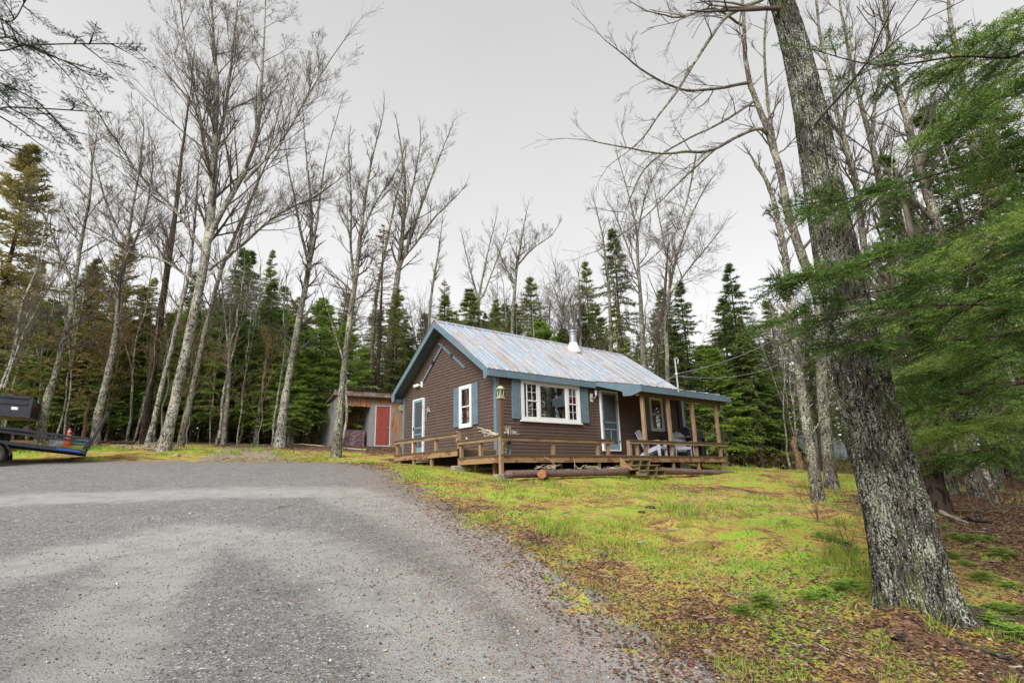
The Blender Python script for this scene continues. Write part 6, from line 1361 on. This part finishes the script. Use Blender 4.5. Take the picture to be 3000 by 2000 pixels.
# ------------------------------------------------------------------ neighbour houses
def farhouse(px0, px1, pyt, pye, pyb, Y, label, roofm, wallm, depth=6):
    a = un(px0, pyb, Y); b_ = un(px1, pyb, Y+2); e = un(px0, pye, Y); t = un(px0, pyt, Y+depth/2); d = (b_-a); L = math.hypot(d[0], d[1]); rz = math.atan2(d[1], d[0]); he = e[2]-a[2]; ht = t[2]-a[2]
    r = empty('house', a, rz, label, 'house'); m = MB(); m.box(0, L, 0, depth, -2.5, he); m.build('wall', wallm, r); m = MB()
    m.prism([(-.4, -.5, he-.05), (-.4, depth/2, ht), (-.4, depth+.5, he-.05), (-.4, depth+.5, he+.05), (-.4, depth/2, ht+.12), (-.4, -.5, he+.06)], (L+.8, 0, 0)); m.build('roof', roofm, r)
    for x in (L*.22, L*.62): f = MB(); f.box(x, x+1.1, -.06, -.0, he-1.6, he-.5); w_ = f.build('window', 'white', r); f = MB(); f.box(x+.1, x+1., -.075, -.065, he-1.5, he-.6); f.build('pane', 'glass', w_)
MT['farroof'] = simple('pale_metal_roof', (.25, .29, .33), (.32, .36, .4), 3, .4, (6, 1, 1), metal=.1); MT['farwall'] = simple('grey_blue_wall', (.16, .2, .27), (.2, .24, .3), 3, .7); MT['bluewall'] = simple('blue_wall', (.18, .28, .46), (.22, .32, .5), 3, .7)
farhouse(2395, 2525, 1262, 1345, 1392, 42, 'grey house with a pale metal roof glimpsed through stems left of the largest trunk', 'farroof', 'farwall')
farhouse(2782, 2885, 1322, 1338, 1375, 42, 'low blue building glimpsed through the woods right of the largest trunk', 'farroof', 'bluewall', 4)
# ------------------------------------------------------------------ utility trailer
A_ = np.array([.79, .613, 0]); T_ = np.array([-.613, .79, 0]); R0 = un(250, 1327, 17); kf = (un(26, 1299, 15.85)[2]-R0[2])/1.88
def TR(s, t, h): return A_*(-s)+T_*t+np.array([0, 0, h+kf*s])
tr = empty('utility_trailer', R0, 0, 'black open utility trailer with its mesh ramp raised, parked at the drive edge', 'trailer')
def bar(name, pts, w, h, mat='navy', par=tr): m = MB(); m.beam(pts[0], pts[1], w, h); return m.build(name, mat, par, bev=.006)
for t in (0, 1.75):
    bar('side_rail', (TR(0, t, .03), TR(4.6, t, .03)), .05, .11); bar('top_rail', (TR(-.02, t, .44), TR(4.6, t, .44)), .055, .07)
    for s in (.03, .88, 1.75, 2.7, 3.7, 4.55): bar('rail_post', (TR(s, t, .08), TR(s, t, .42)), .05, .06)
bar('cross_member', (TR(.0, .03, .02), TR(.0, 1.72, .02)), .05, .09); bar('cross_member', (TR(4.6, .03, .02), TR(4.6, 1.72, .02)), .05, .09)
m = MB()
for i in range(11): m.beam(TR(.04, .1+i*.155, .07), TR(4.55, .1+i*.155, .07), .145, .03)
m.build('plank_floor', 'woodplank' if 'woodplank' in MT else 'wooddark', tr); bar('timber', (TR(.3, 1.62, .12), TR(3.2, 1.62, .12)), .09, .05, 'orangewood')
bar('ramp_frame', (TR(-.0, .02, .10), TR(-.42, .02, 1.35)), .05, .06, 'navy'); bar('ramp_frame', (TR(-.0, 1.73, .10), TR(-.42, 1.73, 1.35)), .05, .06, 'navy')
for f in (0.02, .35, .68, 1.): bar('ramp_crossbar', (TR(-.42*f, .05, .10+1.25*f), TR(-.42*f, 1.7, .10+1.25*f)), .03, .05, 'navy')
m = MB(); m.prism([TR(-.01, .05, .13), TR(-.41, .05, 1.32), TR(-.41, 1.7, 1.32), TR(-.01, 1.7, .13)], (.004, 0, 0)); m.build('ramp_mesh', 'screen', tr)
m = MB(); m.beam(TR(.05, -.03, .1), TR(-.1, -.03, .48), .02, .1); m.build('ramp_latch', 'black', tr)
MT['bluepaint'] = simple('blue_marker_light', (.03, .08, .35), (.04, .12, .45), 5, .4); MT['redlens'] = simple('red_lens', (.5, .02, .015), (.55, .04, .02), 5, .3)
m = MB(); m.beam(TR(.12, -.035, .03), TR(.72, -.035, .03), .012, .05); m.build('reflector_strip', 'bluepaint', tr); m = MB(); m.lathe(TR(-.02, -.04, .36), [(.03, -.02), (.035, 0), (.02, .02)], 12); m.build('tail_light', 'bluepaint', tr)
def wheel(par, c, r, w, ax, rim='steel'):
    """wheel with axle direction ax"""
    ax = np.array(ax, float); e = MB(); k = 30; up = np.array([0, 0, 1.]); sd = np.cross(up, ax); V = []; prof = [(r*.62, -w/2), (r*.93, -w/2), (r, -w*.3), (r, w*.3), (r*.93, w/2), (r*.62, w/2)]
    for rr, h in prof:
        for j in range(k): a = 2*math.pi*j/k; V.append(np.array(c)+ax*h+rr*(sd*math.cos(a)+up*math.sin(a)))
    F = [(i*k+j, i*k+(j+1) % k, ((i+1) % 6)*k+(j+1) % k, ((i+1) % 6)*k+j) for i in range(6) for j in range(k)]
    o = e.add(V, F).build('wheel', 'rubber', par, True); V = []; F = []; prof = [(r*.62, -w*.45), (r*.5, -w*.32), (r*.2, -w*.42), (.01, -w*.42)]
    for rr, h in prof:
        for j in range(k): a = 2*math.pi*j/k; V.append(np.array(c)+ax*h+rr*(sd*math.cos(a)+up*math.sin(a)))
    F = [(i*k+j, i*k+(j+1) % k, (i+1)*k+(j+1) % k, (i+1)*k+j) for i in range(3) for j in range(k)]; MB().add(V, F).build('rim', rim, o, True)
wc_ = un(-4, 1294, 15.5)-R0; wc_ = TR(2.13, -.12, 0)*1.; wz = gz(*(R0+wc_)[:2])-R0[2]+.33; wc_[2] = wz
wheel(tr, wc_, .33, .2, T_); w2 = wc_-A_*.82; w2[2] = gz(*(R0+w2)[:2])-R0[2]+.33; wheel(tr, w2, .33, .2, T_)
wheel(tr, wc_+T_*1.95, .33, .2, -T_)
m = MB(); V = []
for i in range(13):
    a = math.pi*(i/12)*1.0
    for t in (-.14, .12): V.append(wc_+A_*math.cos(a)*.43+T_*t+np.array([0, 0, math.sin(a)*.43-.02]))
m.add(V, [(2*i, 2*i+1, 2*i+3, 2*i+2) for i in range(12)]); f_ = m.build('fender', 'navy', tr); sm = f_.modifiers.new('thick', 'SOLIDIFY'); sm.thickness = .02
# ------------------------------------------------------------------ dump trailer
A2 = np.array([.866, .5, 0]); T2v = np.array([-.5, .866, 0]); D0 = un(97, 1162, 19.2)
gd = gz(D0[0], D0[1])-D0[2]; dt = empty('dump_trailer', (D0[0], D0[1], D0[2]+gd), 0, 'dark high-sided dump trailer parked behind the open trailer at the left edge', 'trailer')
def DT(s, t, h): return A2*(-s)+T2v*t+np.array([0, 0, h-gd+.05*s])
def dbox(name, s0, s1, t0, t1, h0, h1, mat='navy', bev=.01):
    P = [DT(s, t, h) for h in (h0, h1) for t in (t0, t1) for s in (s0, s1)]; m = MB(); m.add(P, [(0, 2, 3, 1), (4, 5, 7, 6), (0, 1, 5, 4), (2, 6, 7, 3), (0, 4, 6, 2), (1, 3, 7, 5)]); return m.build(name, mat, dt, bev=bev)
dbox('box_side', .06, 4.2, 0, .05, -.68, -.1); dbox('box_side', .06, 4.2, 1.95, 2., -.68, -.1); dbox('box_floor', 0.05, 4.2, .05, 1.95, -.7, -.6); dbox('top_rail', .0, 4.2, -.05, .07, -.1, 0); dbox('top_rail', .0, 4.2, 1.93, 2.05, -.1, 0); dbox('side_rib', .1, 4.2, -.04, 0, -.32, -.24); dbox('bottom_rail', .06, 4.2, -.035, .06, -.75, -.66)
dbox('corner_post', -.03, .08, -.05, .06, -.78, -.02); dbox('corner_post', -.03, .08, 1.94, 2.05, -.78, -.02); dbox('side_rib', 1.3, 1.38, -.045, 0, -.66, -.1); dbox('side_rib', 2.6, 2.68, -.045, 0, -.66, -.1)
dbox('tailgate', -.02, .03, .07, 1.93, -.72, -.12, 'black'); dbox('tail_beam', -.05, .12, 0.05, 1.95, -1.18, -1.04, 'black'); dbox('chassis', .2, 4.6, .55, .66, -1.2, -1.06, 'black'); dbox('chassis', .2, 4.6, 1.34, 1.45, -1.2, -1.06, 'black'); dbox('tool_box', .9, 1.5, .0, .45, -1.12, -.86, 'black')
for t in (.2, .6, 1.4, 1.75): dbox('tail_reflector', -.045, -.025, t-.05, t+.05, -.3-.0*t, -.25, 'redlens', 0)
for t in (.25, 1.7): dbox('tail_light', -.07, -.05, t-.09, t+.09, -1.14, -1.08, 'redlens', 0)
dbox('label_plate', .35, .53, -.006, -.001, -.5, -.4, 'white', 0); bar('hydraulic_ram', (DT(.9, .9, -1.1), DT(1.7, .9, -.7)), .09, .09, 'steel', dt)
for s in (1.2, 2.15):
    for t, ax in ((.12, T2v), (1.88, -T2v)):
        c = DT(s, t, 0); c[2] = gz(D0[0]+c[0], D0[1]+c[1])-(D0[2]+gd)+.38; wheel(dt, c, .38, .24, ax, 'black')
    m = MB(); c = DT(s, .12, 0); z_ = gz(D0[0]+c[0], D0[1]+c[1])-(D0[2]+gd)+.38; a = c.copy(); a[2] = z_; b_ = a+T2v*1.76; m.beam(a, b_, .08, .08); m.build('axle', 'black', dt)
dbox('fender', .75, 2.6, -.08, .2, -1.0, -.95, 'navy')
# traffic cone and odds and ends
p = gpx(197, 22.3); cn = empty('traffic_cone', p, 0, 'orange traffic cone with two white bands behind the trailer rail', 'traffic cone')
m = MB(); m.box(-.19, .19, -.19, .19, 0, .035); m.build('base', 'cone', cn, bev=.02); m = MB(); m.lathe((0, 0, .03), [(.15, 0), (.135, .06), (.034, .69), (.02, .70)], 24); m.build('body', 'cone', cn, True)
for z0, z1 in ((.33, .43), (.52, .60)): rr = lambda z: .135-(z-.06)*.1603+.004; m = MB(); m.lathe((0, 0, .03), [(rr(z0), z0), (rr(z1), z1)], 24); m.build('white_band', 'white', cn, True)
p = gpx(168, 22.); o = crumple(14, 10, .7, .3, .1, 9).build('plastic_sheet', 'greytarp', None, True, 0, p+np.array([-.4, 0, 0]), .3); tag(o, 'crumpled blue-grey plastic sheet left of the traffic cone', 'plastic sheet')
MT['teal'] = simple('teal_plastic', (.07, .16, .14), (.1, .22, .19), 6, .5)
p = gpx(236, 22.6); m = MB(); m.box(-.32, .32, -.2, .2, 0, .26); tag(m.build('storage_tub', 'teal', None, False, .03, p, .2), 'dark teal storage tub right of the traffic cone', 'tub')

# ------------------------------------------------------------------ camera, sky, light
cam = bpy.data.cameras.new('camera'); co = bpy.data.objects.new('camera', cam); link(co)
from mathutils import Matrix, Vector
M4 = Matrix(((cR[0], cU[0], -cF[0], EYE[0]), (cR[1], cU[1], -cF[1], EYE[1]), (cR[2], cU[2], -cF[2], EYE[2]), (0, 0, 0, 1)))
co.matrix_world = M4; cam.lens = 36*FPX/3000; cam.sensor_width = 36; cam.clip_end = 2000; cam.clip_start = .05; S.camera = co
SEL, SAZ = RD(38), RD(203)      # sun elevation, compass azimuth (from +Y clockwise)
w = bpy.data.worlds.new('World'); S.world = w; w.use_nodes = True; nt = w.node_tree
bg = nt.nodes['Background']; sky = nt.nodes.new('ShaderNodeTexSky'); sky.sky_type = 'NISHITA'; sky.sun_disc = False; sky.sun_elevation = SEL; sky.sun_rotation = SAZ
sky.dust_density = 3; sky.air_density = 1
hs = nt.nodes.new('ShaderNodeHueSaturation'); hs.inputs['Saturation'].default_value = .06; nt.links.new(sky.outputs[0], hs.inputs['Color'])
# overcast: an even pale cloud layer, brighter toward the horizon
tc = nt.nodes.new('ShaderNodeTexCoord'); sx = nt.nodes.new('ShaderNodeSeparateXYZ'); nt.links.new(tc.outputs['Generated'], sx.inputs[0])
cl_ = noise(nt, tc.outputs['Generated'], 1.6, 4, .5)
zz = mth(nt, 'ADD', sx.outputs[2], mth(nt, 'MULTIPLY', mth(nt, 'SUBTRACT', cl_, .5), .22))
cr_ = ramp(nt, zz, [(0., (6.9, 6.9, 7.05)), (.18, (6.5, 6.5, 6.6)), (.40, (5.1, 5.1, 5.15)), (.72, (3.8, 3.8, 3.83)), (1., (4., 4., 4.05))])
mx = mixc(nt, .93, hs.outputs[0], cr_); nt.links.new(mx, bg.inputs[0]); bg.inputs[1].default_value = .108
sl = bpy.data.lights.new('sun', 'SUN'); so = bpy.data.objects.new('sun', sl); link(so); sl.energy = 2.9; sl.angle = RD(40); sl.color = (1, .96, .9)
d = Vector((math.sin(SAZ)*math.cos(SEL), math.cos(SAZ)*math.cos(SEL), math.sin(SEL))); so.rotation_euler = d.to_track_quat('Z', 'Y').to_euler()
so.location = (0, 0, 30)
vs = S.view_settings; vs.view_transform = 'Standard'; vs.look = 'None'; vs.exposure = .72; vs.gamma = 1; S.display_settings.display_device = 'sRGB'
S.cycles.max_bounces = 5; S.cycles.diffuse_bounces = 3; S.cycles.transparent_max_bounces = 12; S.cycles.use_denoising = True
